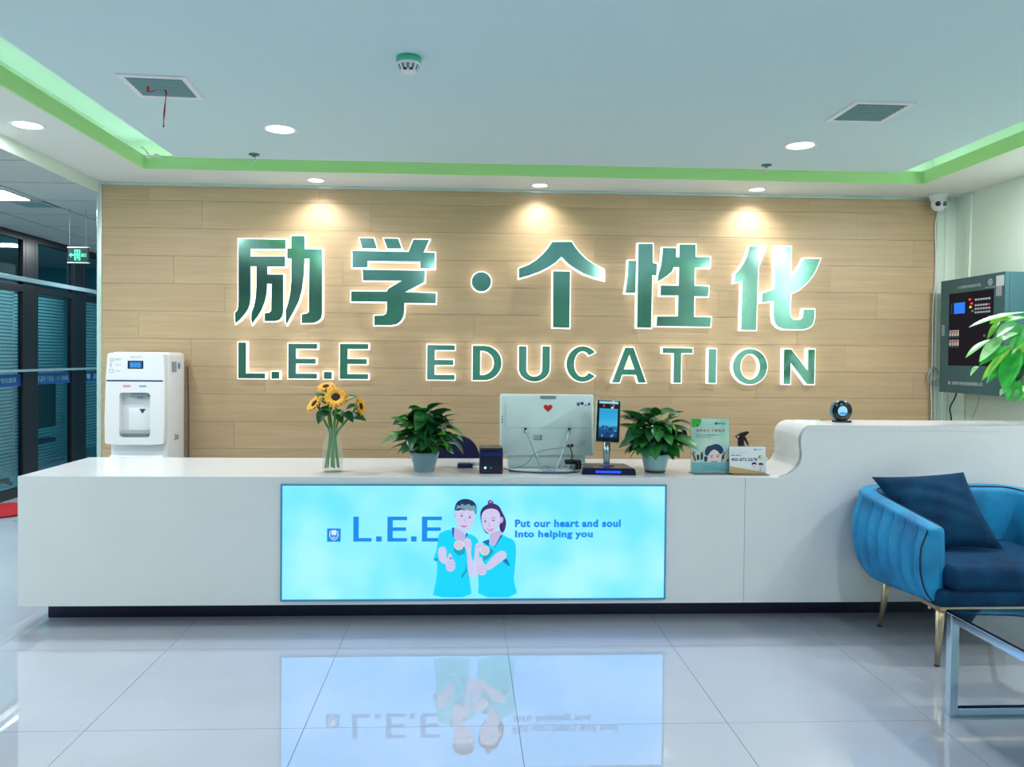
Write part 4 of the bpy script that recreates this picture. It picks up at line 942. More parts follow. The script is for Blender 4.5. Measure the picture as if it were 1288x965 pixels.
def sunflower(c, nrm, r, label, foot, leaves):
    c = Vector(c); nrm = Vector(nrm).normalized()
    t = thing('sunflower', label, 'flower', (vx + foot[0], vy + foot[1], ZT + 0.02))
    Mx = Matrix.Translation(c) @ aim(nrm, (0, 0, 1))      # local y = facing direction
    pt = MB()
    R = random.Random(int(c.x * 999))
    for ring, (n, ln, lift) in enumerate(((17, 1.0, 0.18), (15, 0.86, 0.42))):
        for k in range(n):
            a = 2 * PI * (k + ring * .5) / n + R.uniform(-.06, .06)
            l_ = r * ln * R.uniform(.9, 1.08); r0 = r * .28; w = r * .15
            e1 = Vector((math.cos(a), 0, math.sin(a))); e2 = Vector((-math.sin(a), 0, math.cos(a)))
            P_ = []
            for tt, ww in ((0, .5), (.35, 1.0), (.7, .85), (1.0, 0.05)):
                rr = r0 + (l_ - r0) * tt
                yy = lift * r * (tt - .9 * tt * tt) + ring * .004
                P_.append((e1 * rr + e2 * w * ww + Vector((0, yy, 0)), e1 * rr + Vector((0, yy - .002, 0)), e1 * rr - e2 * w * ww + Vector((0, yy, 0))))
            vs = [Mx @ q for row in P_ for q in row]
            pt.add(vs, [(3 * i + j, 3 * i + j + 1, 3 * i + j + 4, 3 * i + j + 3) for i in range(3) for j in range(2)], 0, True)
    ob('petals', pt, M_pet, t)
    dm = MB()
    dm.lathe([(0.001, -0.006), (r * .32, -0.006), (r * .35, 0.002), (r * .28, 0.008), (r * .12, 0.006), (0.001, 0.005)], (0, 0, 0), 24, axis='y')
    dm.v = [tuple(Mx @ Vector(p_)) for p_ in dm.v]
    ob('seed_disc', dm, M_disc, t)
    sp = MB()
    sp.lathe([(0.006, -0.03), (r * .3, -0.022), (r * .5, -0.008), (r * .3, -0.004)], (0, 0, 0), 14, axis='y')
    sp.v = [tuple(Mx @ Vector(p_)) for p_ in sp.v]
    ob('sepals', sp, M_sep, t)
    back = c - nrm * 0.03
    f0 = Vector((vx + foot[0], vy + foot[1], ZT + 0.02))
    neck = Vector((vx + foot[0] * .35, vy + foot[1] * .35, ZT + 0.20))
    ob('stem', MB().tube(smooth_path([f0, f0.lerp(neck, .6), neck, neck.lerp(back, .6) - Vector((0, 0, .01)), back - nrm * .01 - Vector((0, 0, .02)), back]), 0.0058, 8), M_stem, t)
    for i, (b_, d_, s_) in enumerate(leaves):
        lm = leaf_mesh('leaf', 0.105, 0.07, 0.7, 0.3, LM[1 if i % 2 else 0])
        o = bpy.data.objects.new('leaf', lm); COL.objects.link(o); o.parent = t
        o.matrix_local = Matrix.Translation(Vector(b_) - ORG[t]) @ aim(d_, (0.1, -0.6, 1), s_)
sunflower((-0.678, 4.13, 1.172), (0.02, -1, 0.62), 0.070, 'sunflower facing forward with its dark centre showing, front of the vase', (0.01, -0.02),
          [((-0.66, 4.16, 1.14), (0.75, -.1, 0.55), .95), ((-0.70, 4.16, 1.10), (-0.8, -.2, 0.35), .7)])
sunflower((-0.792, 4.16, 1.135), (-0.62, -0.50, 0.62), 0.062, 'sunflower leaning out to the left of the bunch', (-0.028, 0.005),
          [((-0.745, 4.15, 1.10), (-0.35, -.5, -0.75), .75), ((-0.72, 4.17, 1.13), (-0.55, -.1, 0.75), .95)])
sunflower((-0.745, 4.22, 1.222), (-0.15, -0.45, 0.9), 0.055, 'sunflower at the top back of the bunch, half hidden', (-0.01, 0.03),
          [((-0.72, 4.19, 1.14), (-0.7, 0.1, 0.45), .85), ((-0.70, 4.20, 1.10), (0.5, -.3, -0.45), .9), ((-0.72, 4.18, 1.10), (-0.4, -.6, -0.25), .8), ((-0.68, 4.20, 1.13), (0.6, 0.1, 0.6), .8)])
sunflower((-0.558, 4.19, 1.120), (0.93, -0.30, 0.22), 0.058, 'sunflower seen from the side, leaning right', (0.03, 0.01),
          [((-0.64, 4.16, 1.09), (0.6, -.5, -0.30), .8), ((-0.67, 4.15, 1.09), (0.3, -.7, 0.1), .7), ((-0.62, 4.17, 1.07), (0.9, -.25, 0.05), 1.0), ((-0.63, 4.16, 1.10), (0.55, -.4, 0.5), .8)])
for dx, dy, tx, tz_ in ((-0.038, -0.01, -0.73, 1.09), (0.022, 0.028, -0.66, 1.10)):
    t_ = MB().tube(smooth_path([(vx + dx, vy + dy, ZT + 0.02), (vx + dx * .3, vy + dy * .3, ZT + .2), (tx, vy, tz_)]), 0.005, 7)
    tag(ob('cut_stem', t_, M_stem, loc=(vx + dx, vy + dy, ZT + 0.02)), 'bare green flower stem standing on the %s inside the vase' % ('left' if dx < 0 else 'right'), 'stem')

# ---------------------------------------------------------------- receipt printer and small scanner
t = thing('receipt_printer', 'small black cube receipt printer with a blue indicator light', 'printer', (0.145, 4.18, ZT))
px0, px1, py0, py1 = 0.079, 0.203, 4.12, 4.27
ob('body', MB().rbox(px0, px1, py0, py1, ZT + 0.001, ZT + 0.118, 0.006), mat('printer_navy', (14, 16, 46), 0.22), t)
ob('lid', MB().rbox(px0 + .001, px1 - .001, py0 + .003, py1, ZT + 0.1185, ZT + 0.136, 0.005), mat('printer_lid', (22, 26, 48), 0.2), t)
ob('paper_slot', MB().box(px0 + .02, px1 - .02, py0 + .05, py0 + .06, ZT + 0.134, ZT + 0.1375), mat('slot_light', (120, 130, 150), 0.4), t)
ob('front_strip', MB().box(px0 + .004, px1 - .004, py0 - .0015, py0 + .004, ZT + 0.094, ZT + 0.114), mat('printer_blue', (16, 22, 110), 0.25), t)
ob('indicator', MB().sphere((px0 + .030, py0 - .001, ZT + 0.032), 0.0052, sc=(1, .4, 1)), mat('blue_led', (40, 150, 255), 0.4, light=(0.1, 0.55, 1.0), es=9), t)
ob('button', MB().lathe([(0.004, 0.0), (0.004, -0.0015)], (px0 + .060, py0 + .001, ZT + 0.032), 12, axis='y'), M_gplas, t)
t = thing('card_reader', 'flat navy card reader with a silver roll, left of the receipt printer', 'card reader', (0.02, 4.36, ZT))
ob('body', MB().rbox(-0.04, 0.045, 4.33, 4.40, ZT, ZT + 0.024, 0.004), mat('reader_navy', (24, 38, 92), 0.3), t)
ob('roll', MB().lathe([(0.012, 0.0), (0.012, 0.045)], (0.035, 4.365, ZT + 0.020), 16, axis='x'), M_wplas, t)

# ---------------------------------------------------------------- all in one computer seen from behind
t = thing('desktop_computer', 'white all-in-one computer seen from behind with a red heart sticker', 'computer', (0.46, 4.35, ZT))
M_pc = mat('computer_mint_white', (206, 228, 226), 0.3)
mx0, mx1, mz0, mz1 = 0.195, 0.722, 0.842, 1.184
n_ = 9
lean = lambda z: (z - 0.84) * 0.10
rg = []
shell = MB()
def rrect(x0, x1, z0, z1, r, y):
    o = []
    for cx, cz, a0 in ((x1 - r, z1 - r, 0), (x0 + r, z1 - r, 90), (x0 + r, z0 + r, 180), (x1 - r, z0 + r, 270)):
        for k in range(5):
            a = math.radians(a0 + 22.5 * k); o.append((cx + r * math.cos(a), y + lean(cz + r * math.sin(a)), cz + r * math.sin(a)))
    return o
shell.rings([rrect(mx0 + .012, mx1 - .012, mz0 + .012, mz1 - .012, .016, 4.320), rrect(mx0 + .002, mx1 - .002, mz0 + .002, mz1 - .002, .012, 4.332),
             rrect(mx0, mx1, mz0, mz1, .010, 4.338), rrect(mx0, mx1, mz0, mz1, .010, 4.352)])
ob('back_shell', shell, M_pc, t)
ob('screen', MB().rings([rrect(mx0 + .003, mx1 - .003, mz0 + .003, mz1 - .003, .008, 4.3525), rrect(mx0 + .003, mx1 - .003, mz0 + .003, mz1 - .003, .008, 4.358)]), mat('screen_glass_black', (6, 8, 12), 0.1), t)
yb_ = lambda z: 4.3192 + lean(z)
def onback(x0, x1, z0, z1, m, name, th=0.0016):
    b_ = MB()
    vs = [(x, (yb_(z) - (th if s_ else -0.002)), z) for s_ in (0, 1) for z in (z0, z1) for x in (x0, x1)]
    b_.add(vs, [(0, 1, 3, 2), (4, 6, 7, 5), (0, 4, 5, 1), (2, 3, 7, 6), (0, 2, 6, 4), (1, 5, 7, 3)])
    return ob(name, b_, m, t)
onback(0.420, 0.508, 1.158, 1.176, mat('grille_grey', (130, 150, 150), 0.5), 'camera_block')
onback(0.232, 0.700, 0.9978, 0.9990, mat('seam_teal', (120, 160, 165), 0.5), 'seam')
onback(0.2235, 0.2245, 0.9985, 1.125, mat('seam_teal'), 'seam')
for k in range(3): onback(0.2035, 0.210, 1.025 + .015 * k, 1.032 + .015 * k, mat('port_dark', (50, 80, 95), 0.5), 'side_port')
hp = []
for k in range(32):
    a = 2 * PI * k / 32
    hp.append((0.4637 + 0.00155 * 16 * math.sin(a) ** 3, 1.1085 + 0.0015 * (13 * math.cos(a) - 5 * math.cos(2 * a) - 2 * math.cos(3 * a) - math.cos(4 * a))))
hm = MB().prism(hp, 0, 0.0012, fn=lambda x, y, z: (x, yb_(z) - 0.0012 + y, z))
ob('heart_sticker', hm, mat('sticker_red', (205, 20, 30), 0.4), t, label='red heart sticker')
onback(0.625, 0.643, 1.121, 1.140, mat('sticker_blue', (20, 120, 200), 0.4), 'sticker')
onback(0.648, 0.663, 1.127, 1.142, mat('sticker_navy', (14, 20, 50), 0.4), 'sticker')
onback(0.667, 0.684, 1.123, 1.127, mat('sticker_blue'), 'sticker')
onback(0.690, 0.701, 1.124, 1.138, mat('sticker_blue2', (30, 80, 170), 0.4), 'sticker')
onback(0.381, 0.430, 0.930, 0.959, mat('label_grey', (150, 180, 180), 0.5), 'rating_label')
onback(0.383, 0.417, 0.932, 0.935, mat('port_dark'), 'barcode')
for k in range(3): onback(0.421, 0.428, 0.933 + k * .009, 0.939 + k * .009, mat('port_dark'), 'barcode')
onback(0.570, 0.585, 0.892, 0.905, M_bplas, 'power_socket', .004); onback(0.590, 0.605, 0.892, 0.908, M_bplas, 'power_socket', .004)
for k in range(3):
    b_ = MB(); cx, cz = 0.628 + k * .016, 0.900 + k * .008
    b_.prism([ellipse(cx, cz, .011, .012, 16), ellipse(cx, cz, .0095, .0105, 16)], 0, .001, fn=lambda x, y, z: (x, yb_(z) - .001 + y, z))
    ob('vent_ring', b_, mat('seam_teal'), t)
# wire stand
M_stand = mat('stand_silver', (165, 190, 200), 0.25, 0.8)
for sx, fx in ((0.337, 0.415), (0.583, 0.500)):
    onback(sx - .006, sx + .006, 0.972, 0.998, M_bplas, 'hinge', .008)
ob('stand', MB().tube(smooth_path([(0.337, 4.312, 0.985), (0.345, 4.30, 0.965), (0.420, 4.225, ZT + 0.008), (0.432, 4.218, ZT + 0.006), (0.488, 4.218, ZT + 0.006), (0.500, 4.225, ZT + 0.008), (0.575, 4.30, 0.965), (0.583, 4.312, 0.985)], 2), 0.0048, 8), M_stand, t)
ob('foot', MB().rbox(0.24, 0.68, 4.358, 4.372, ZT, mz0 + 0.02, 0.006), M_pc, t)

# cables and adapter
def cable(pts, r, m, label, it=2, name='cable', group=None):
    o = ob(name, MB().tube(smooth_path(pts, it), r, 6), m, loc=pts[0])
    return tag(o, label, 'cable', group)
zc0 = ZT + 0.004
M_cb = mat('cable_black', (20, 26, 34), 0.5); M_cblue = mat('cable_slate', (70, 110, 140), 0.5); M_cw = mat('cable_white', (225, 232, 236), 0.5)
cable([(0.21, 4.19, ZT + .022), (0.235, 4.185, ZT + .012), (0.30, 4.155, zc0), (0.42, 4.125, zc0), (0.54, 4.12, zc0), (0.60, 4.15, zc0), (0.622, 4.20, zc0), (0.625, 4.26, ZT + .04)], 0.0028, M_cb, 'black cable sweeping in front of the computer stand')
cable([(0.24, 4.20, zc0), (0.33, 4.165, zc0), (0.45, 4.15, zc0), (0.56, 4.165, zc0), (0.61, 4.21, zc0), (0.60, 4.27, zc0)], 0.0042, M_cblue, 'thick slate blue cable curving under the computer stand')
cable([(0.577, 4.318, 0.896), (0.585, 4.29, 0.893), (0.592, 4.27, 0.86), (0.590, 4.27, 0.835), (0.585, 4.29, 0.822)], 0.0035, M_cb, 'short black power cable dropping from the back of the computer')
cable([(0.20, 4.25, zc0), (0.28, 4.30, zc0), (0.35, 4.30, ZT + .03), (0.375, 4.30, ZT + .08), (0.44, 4.305, ZT + .108), (0.53, 4.31, ZT + .115), (0.57, 4.315, 0.9)], 0.0015, M_cblue, 'thin grey wire rising across the back of the computer')
cable([(0.41, 4.27, zc0), (0.43, 4.29, ZT + .02), (0.455, 4.28, ZT + .022), (0.47, 4.26, ZT + .01), (0.44, 4.245, zc0), (0.42, 4.265, zc0)], 0.0015, M_cblue, 'coiled thin grey wire between the legs of the stand')
cable([(0.53, 4.27, ZT + .012), (0.55, 4.29, ZT + .035), (0.58, 4.28, ZT + .03), (0.57, 4.25, ZT + .012), (0.54, 4.25, ZT + .008), (0.53, 4.27, ZT + .02)], 0.0015, M_cw, 'coiled white wire right of the computer stand')
t = thing('power_adapter', 'black power adapter lying between the computer and the face scanner', 'adapter', (0.60, 4.30, ZT))
ob('body', MB().rbox(0.555, 0.615, 4.275, 4.315, ZT + .03, ZT + .054, 0.005), M_bplas, t)
ob('plug', MB().rbox(0.612, 0.645, 4.28, 4.31, ZT, ZT + .052, 0.006), M_bplas, t)
cable([(0.64, 4.295, ZT + .03), (0.66, 4.28, ZT + .025), (0.68, 4.26, ZT + .012), (0.70, 4.25, ZT + .02)], 0.002, M_cb, 'short black wire between the adapter and the face scanner')

# ---------------------------------------------------------------- face scanner terminal
t = thing('face_scanner', 'upright black face recognition terminal with a lit blue screen', 'terminal', (0.765, 4.20, ZT))
Mt = Matrix.Translation((0.7700, 4.172, 1.05)) @ Matrix.Rotation(math.radians(2.6), 4, 'Y') @ Matrix.Rotation(math.radians(-6), 4, 'X')
def tb(mb):
    mb.v = [tuple(Mt @ Vector(p_)) for p_ in mb.v]; return mb
ob('casing', tb(MB().rbox(-.0665, .0665, -.004, .022, -.115, .115, 0.009)), mat('casing_silver', (190, 205, 212), 0.25, 0.5), t)
ob('front_glass', tb(MB().rbox(-.0625, .0625, -.0075, .0, -.111, .111, 0.003)), mat('glass_black', (8, 9, 14), 0.08), t)
ob('light_bar', tb(MB().rbox(-.052, .052, -.0095, -.007, .094, .106, 0.001)), mat('light_bar', (150, 200, 205), 0.3, light=(.3, .62, .66), es=.5), t)
for s_ in (-.027, .027):
    ob('infrared_lamp', tb(MB().box(s_ - .003, s_ + .003, -.0085, -.007, .076, .089)), mat('infrared', (200, 40, 90), 0.3, light=(.75, .03, .15), es=.8), t)
def scr_mat():
    m = mat('screen_blue', (5, 5, 5), 0.1); nt = m.node_tree; b = nt.nodes['Principled BSDF']; Lk = nt.links.new
    tc = nt.nodes.new('ShaderNodeTexCoord'); sp = nt.nodes.new('ShaderNodeSeparateXYZ'); Lk(tc.outputs['Generated'], sp.inputs[0])
    r = nt.nodes.new('ShaderNodeValToRGB'); e = r.color_ramp.elements
    e[0].position = 0; e[0].color = (.004, .03, .12, 1); e[1].position = 1; e[1].color = (.02, .35, .66, 1)
    x = e.new(.28); x.color = (.01, .08, .26, 1); x = e.new(.36); x.color = (.03, .30, .60, 1); x = e.new(.45); x.color = (.08, .50, .80, 1); x = e.new(.65); x.color = (.03, .42, .76, 1)
    Lk(sp.outputs[2], r.inputs[0]); Lk(r.outputs[0], b.inputs['Emission Color']); b.inputs['Emission Strength'].default_value = 1.0
    return m
ob('screen', tb(MB().box(-.050, .050, -.0085, -.007, -.090, .068)), scr_mat(), t)
sc = MB()
R = random.Random(5)
for k in range(16):
    a = -.045 + .09 * R.random(); b_ = -.085 + .05 * R.random(); w = .003 + .006 * R.random(); h = .004 + .010 * R.random()
    sc.prism([(a - w, b_), (a + w * .6, b_ - h * .3), (a + w, b_ + h), (a - w * .3, b_ + h * 1.2)], -.0092, -.0086, mi=k % 3)
sc.prism([(-.048, -.035), (-.02, -.028), (-.01, -.022), (.0, -.034), (.03, -.030), (.048, -.026), (.048, -.031), (.0, -.040), (-.048, -.040)], -.0092, -.0086, mi=1)
for k in range(4): sc.prism([(-.042 + k * .022, .060), (-.026 + k * .022, .060), (-.026 + k * .022, .062), (-.042 + k * .022, .062)], -.0092, -.0086, mi=2)
ob('screen_picture', tb(sc), [mat('pic_navy', (4, 8, 30), 0.2, light=(.005, .02, .10), es=1), mat('pic_dark', (4, 8, 30), 0.2, light=(.01, .06, .2), es=1), mat('pic_light', (4, 8, 30), 0.2, light=(.1, .45, .8), es=1)], t, kind='stuff')
ob('neck', MB().lathe([(0.016, 0.035), (0.017, 0.05), (0.020, 0.10), (0.020, 0.175)], (0.770, 4.20, ZT), 24), mat('neck_steel', (160, 180, 190), 0.22, 0.9), t)
bs = MB()
q = [(0.617, 4.095), (0.905, 4.070), (0.890, 4.28), (0.660, 4.30)]
rg_ = []
for k, (z, s_) in enumerate(((0.0, .97), (0.003, 1.0), (0.030, .965), (0.036, .93))):
    rg_.append([(0.768 + (x - 0.768) * s_, 4.18 + (y - 4.18) * s_, ZT + z) for x, y in q])
bs.rings(rg_, smooth=False)
ob('base', bs, mat('base_navy', (16, 14, 60), 0.18), t, bevel=0.004)
d_ = (Vector(q[1]) - Vector(q[0])).normalized()
def bf(x, y, z):
    p_ = Vector(q[0]) + (Vector(q[1]) - Vector(q[0])) * x
    return (p_.x, p_.y + y + (z - ZT) * .10, z)
ob('light_strip', MB().prism([(.26, ZT + .011), (.72, ZT + .011), (.72, ZT + .022), (.26, ZT + .022)], -.0014, .002, fn=bf), mat('blue_strip', (20, 40, 240), 0.3, light=(.01, .07, 1.0), es=1.6), t)
tp = MB().lathe([(0.045, 0.0), (0.040, 0.006), (0.024, 0.008)], (0.770, 4.20, ZT + .034), 24)
ob('collar', tp, mat('collar_mauve', (90, 90, 130), 0.3, .3), t)

# ---------------------------------------------------------------- acrylic sign holders
def rot_y(mb, c, a):
    M_ = Matrix.Translation(c) @ Matrix.Rotation(a, 4, 'X') @ Matrix.Translation(-Vector(c))
    mb.v = [tuple(M_ @ Vector(p_)) for p_ in mb.v]; return mb
M_acr = mat('acrylic_clear', (235, 245, 248), 0.05, ior=1.45, trans=.9)
def ink(name, c): return mat(name, c, 0.6)
fx0, fx1, fz0, fz1 = 1.224, 1.434, 0.777, 1.067
t = thing('sign_holder', 'tall acrylic holder with a green flyer showing a smiling face', 'sign holder', ((fx0 + fx1) / 2, 4.17, ZT))
pv = ((fx0 + fx1) / 2, 4.16, ZT)
ob('acrylic_panel', rot_y(MB().box(fx0 - .003, fx1 + .003, 4.162, 4.165, ZT + .002, fz1 + .003), pv, -.06), M_acr, t)
ob('acrylic_foot', MB().box(fx0 - .003, fx1 + .003, 4.10, 4.2, ZT, ZT + .003), M_acr, t)
def fly_mat():
    m = mat('flyer_print', (180, 215, 205), 0.5); nt = m.node_tree; b = nt.nodes['Principled BSDF']; Lk = nt.links.new
    tc = nt.nodes.new('ShaderNodeTexCoord'); n = nt.nodes.new('ShaderNodeTexNoise'); n.inputs['Scale'].default_value = 9; Lk(tc.outputs['Object'], n.inputs['Vector'])
    r = nt.nodes.new('ShaderNodeValToRGB'); e = r.color_ramp.elements
    e[0].position = .35; e[0].color = (*srgb(196, 226, 212), 1); e[1].position = .7; e[1].color = (*srgb(146, 206, 190), 1)
    Lk(n.outputs['Fac'], r.inputs[0]); Lk(r.outputs[0], b.inputs['Base Color']); return m
ob('paper', rot_y(MB().box(fx0, fx1, 4.1600, 4.1618, fz0, fz1), pv, -.06), fly_mat(), t)
fw_, fh_ = fx1 - fx0, fz1 - fz0
F1 = lambda px, py: (fx0 + (px - 66) / (640 - 66) * fw_, fz1 - (py - 90) / (890 - 90) * fh_)
def fl1(pts, m, lay=1): return m.prism([F1(*p_) for p_ in pts], 4.1600 - .0003 * lay, 4.1601 - .0003 * lay)
IN = [ink('ink_green', (60, 170, 60)), ink('ink_teal', (120, 190, 200)), ink('ink_darkgreen', (20, 110, 90)), ink('ink_red', (190, 110, 100)), ink('ink_navy', (20, 50, 95)), ink('ink_skin', (228, 214, 212)), ink('ink_brown', (120, 80, 50)), ink('ink_crimson', (170, 60, 60)), ink('ink_white', (235, 240, 240)), ink('ink_gold', (205, 175, 115)), ink('ink_grey', (140, 160, 170)), ink('ink_black', (20, 30, 40))]
def pr(name, seq, fn, y, t, pv, a, lab=None):
    m_ = MB()
    for mi, lay, pts in seq: m_.prism([fn(*p_) for p_ in pts], y - .0003 * lay, y + .0001 - .0003 * lay, mi=mi)
    return ob(name, rot_y(m_, pv, a), IN, t, label=lab)
pr('printed_face', [(4, 2, chaikin([(270, 620), (275, 560), (310, 500), (370, 490), (430, 465), (500, 480), (545, 530), (555, 580), (530, 610), (500, 620), (300, 650)], 1)),
                    (5, 3, [(300, 737), (320, 640), (360, 580), (410, 548), (460, 570), (500, 620), (520, 650), (525, 700), (512, 737)]),
                    (7, 4, [(345, 665), (370, 655), (400, 665), (375, 672)]), (7, 4, [(435, 658), (465, 648), (492, 660), (465, 668)]), (11, 5, [(352, 640), (395, 632), (400, 638), (355, 648)]), (11, 5, [(440, 632), (490, 628), (492, 638), (445, 640)]),
                    (3, 5, [(360, 737), (370, 725), (450, 725), (460, 737)]), (5, 4, [(405, 690), (425, 690), (430, 715), (400, 715)])], F1, 4.1600, t, pv, -.06)
pr('printed_crowd', [(7, 2, [(70, 600), (100, 600), (125, 640), (145, 720), (115, 725), (95, 650)]), (11, 2, [(150, 630), (185, 630), (190, 705), (155, 710)]), (4, 2, [(205, 620), (245, 620), (240, 700), (210, 710)]),
                     (11, 2, [(95, 560), (110, 590), (145, 600), (120, 610), (95, 590)]), (7, 3, [(210, 600), (235, 585), (250, 600), (240, 625), (210, 625)]), (4, 3, [(262, 660), (300, 650), (322, 690), (300, 732), (262, 728)]),
                     (6, 2, [(505, 720), (530, 640), (575, 590), (590, 600), (545, 680), (530, 735)]), (5, 2, [(560, 640), (590, 595), (615, 650), (620, 700), (575, 725)]), (11, 3, [(530, 650), (560, 620), (560, 680), (535, 700)]), (6, 3, [(590, 715), (630, 690), (632, 720), (600, 735)])], F1, 4.1600, t, pv, -.06)
pr('printed_corner', [(0, 1, [(72, 92), (210, 92), (225, 130), (200, 185), (150, 215), (85, 225), (72, 180)]), (11, 2, [(152, 180), (172, 180), (172, 205), (152, 205)])], F1, 4.1600, t, pv, -.06)
pr('printed_footer', [(1, 1, [(66, 742), (640, 742), (640, 888), (66, 888)])], F1, 4.1600, t, pv, -.06)
pr('printed_emblem', [(2, 2, [(425, 145), (462, 145), (462, 180), (425, 180)])], F1, 4.1600, t, pv, -.06)
m_ = MB()
def tx(body, a, b_, c, d_, F, y, mi, bold=0.0, sp=1.0):
    p0, p1 = F(a, d_), F(c, b_)
    text(m_, body, (p0[0], p0[1], p1[0], p1[1]), y, mi, bold=bold, spacing=sp)
yy1 = 4.1592
tx('励学个性化', 470, 148, 578, 178, F1, yy1, 2, .01)
tx('推荐有礼 分享有奖', 145, 248, 575, 290, F1, yy1, 3, .02, 1.15)
tx('推荐好友报名即可获得精美礼品一份', 143, 325, 520, 345, F1, yy1, 2)
tx('更多优惠活动详情请咨询前台', 143, 358, 360, 374, F1, yy1, 2)
tx('咨询电话 400-872-5678', 238, 782, 430, 797, F1, yy1, 2)
tx('校区地址 请咨询前台老师  励学', 238, 812, 512, 829, F1, yy1, 2)
tx('一对一个性化教育  助力孩子健康成长', 238, 842, 590, 858, F1, yy1, 2)
ob('lettering', rot_y(m_, pv, -.06), IN, t)
# second holder
gx0, gx1, gz0, gz1 = 1.4245, 1.622, 0.7775, 0.9195
t = thing('sign_holder', 'low acrylic holder with a white card printed with a telephone number', 'sign holder', ((gx0 + gx1) / 2, 4.13, ZT))
pv = ((gx0 + gx1) / 2, 4.13, ZT)
ob('acrylic_panel', rot_y(MB().box(gx0 - .003, gx1 + .003, 4.132, 4.135, ZT + .002, gz1 + .003), pv, -.05), M_acr, t)
ob('acrylic_foot', MB().box(gx0 - .003, gx1 + .003, 4.08, 4.155, ZT, ZT + .003), M_acr, t)
ob('paper', rot_y(MB().box(gx0, gx1, 4.1300, 4.1318, gz0, gz1), pv, -.05), ink('paper_white', (224, 236, 240)), t)
F2 = lambda px, py: (gx0 + (px - 640) / (1190 - 640) * (gx1 - gx0), gz1 - (py - 512) / (895 - 512) * (gz1 - gz0))
pr('printed_band', [(9, 1, [(640, 795), (1180, 885), (1180, 893), (640, 893)])], F2, 4.1300, t, pv, -.05)
pr('printed_emblem', [(4, 2, [(1018, 545), (1038, 545), (1038, 566), (1018, 566)])], F2, 4.1300, t, pv, -.05)
pr('printed_faces', [(5, 2, ellipse(1015, 790, 30, 40, 14)), (11, 3, chaikin([(978, 790), (978, 750), (1015, 733), (1050, 750), (1048, 785), (1035, 765), (995, 765)], 1)),
                     (5, 2, ellipse(1115, 795, 25, 30, 14)), (11, 3, chaikin([(1078, 765), (1090, 745), (1130, 748), (1165, 765), (1140, 780), (1130, 772), (1092, 778)], 1)),
                     (8, 2, [(1095, 820), (1135, 820), (1150, 870), (1085, 862)]), (11, 3, [(1105, 830), (1112, 830), (1115, 862), (1106, 860)]), (9, 2, ellipse(1105, 662, 28, 32, 18)), (11, 3, ellipse(1092, 662, 10, 10, 10)), (8, 3, ellipse(1118, 665, 9, 14, 10))], F2, 4.1300, t, pv, -.05)
m_ = MB(); yy2 = 4.1290
tx('400-872-5678', 665, 675, 1062, 722, F2, yy2, 4, .012)
tx('全国统一服务热线', 665, 626, 810, 650, F2, yy2, 2, .03)
tx('励学个性化教育', 1045, 547, 1135, 563, F2, yy2, 4)
tx('专注中小学一对一辅导', 668, 550, 800, 563, F2, yy2, 10)
tx('因材施教 让每一个孩子都能成为更好的自己', 668, 588, 918, 601, F2, yy2, 10)
ob('lettering', rot_y(m_, pv, -.05), IN, t)
# spray bottle behind
sxx, syy = 1.545, 4.29
t = thing('spray_bottle', 'spray bottle with a black trigger head behind the white card', 'spray bottle', (sxx, syy, ZT))
ob('bottle', MB().lathe([(0.028, 0.0), (0.031, 0.004), (0.031, 0.075), (0.022, 0.105), (0.013, 0.118)], (sxx, syy, ZT), 24), mat('bottle_grey', (190, 205, 210), 0.3), t)
ob('collar', MB().lathe([(0.018, 0.112), (0.0195, 0.114), (0.0195, 0.138), (0.016, 0.142)], (sxx, syy, ZT), 20), M_bplas, t)
hd = [(1.524, .905), (1.558, .905), (1.556, .935), (1.552, .955), (1.562, .962), (1.583, .978), (1.583, .988), (1.574, .989), (1.545, .983), (1.515, .966), (1.509, .957), (1.520, .950), (1.527, .940)]
ob('spray_head', MB().prism(chaikin([(x, z) for x, z in hd], 1), syy - .010, syy + .010), M_bplas, t, bevel=0.002)
ob('trigger', MB().prism([(1.556, .962), (1.568, .955), (1.578, .930), (1.586, .912), (1.580, .908), (1.566, .930), (1.552, .948)], syy - .007, syy + .007), M_bplas, t, bevel=0.0015)
ob('nozzle', MB().lathe([(0.0045, 0), (0.0045, .004)], (1.521, syy - .0135, .959), 10, axis='y'), M_wplas, t)
# white cable loop behind the ledge
cable([(1.60, 4.45, ZT + .004), (1.63, 4.44, ZT + .03), (1.68, 4.43, ZT + .055), (1.73, 4.42, ZT + .062), (1.76, 4.44, ZT + .03), (1.75, 4.46, ZT + .004)], 0.004, M_cw, 'white cable loop by the foot of the raised ledge')

# ---------------------------------------------------------------- round smart speaker on the ledge
rx, ry_, rz = 2.068, 4.20, 1.112
t = thing('smart_speaker', 'round black clock-like speaker with a glowing blue screen on the ledge', 'speaker', (rx, ry_, ZL))
ob('body', MB().lathe([(0.001, -0.012), (0.052, -0.012), (0.0585, -0.008), (0.0605, 0.0), (0.058, 0.018), (0.04, 0.04), (0.001, 0.045)], (rx, ry_, rz), 40, axis='y'), mat('speaker_rim', (90, 130, 150), 0.3, .3), t)
ob('front_disc', MB().lathe([(0.001, -0.0145), (0.050, -0.0145), (0.0565, -0.010), (0.0565, -0.006)], (rx, ry_, rz), 40, axis='y'), mat('glass_navy_black', (8, 12, 26), 0.12), t)
ob('screen', MB().lathe([(0.001, -0.0158), (0.0265, -0.0158), (0.0265, -0.013)], (rx, ry_, rz), 32, axis='y'), mat('speaker_screen', (10, 20, 30), 0.2, light=(.30, .68, .95), es=1.1), t)
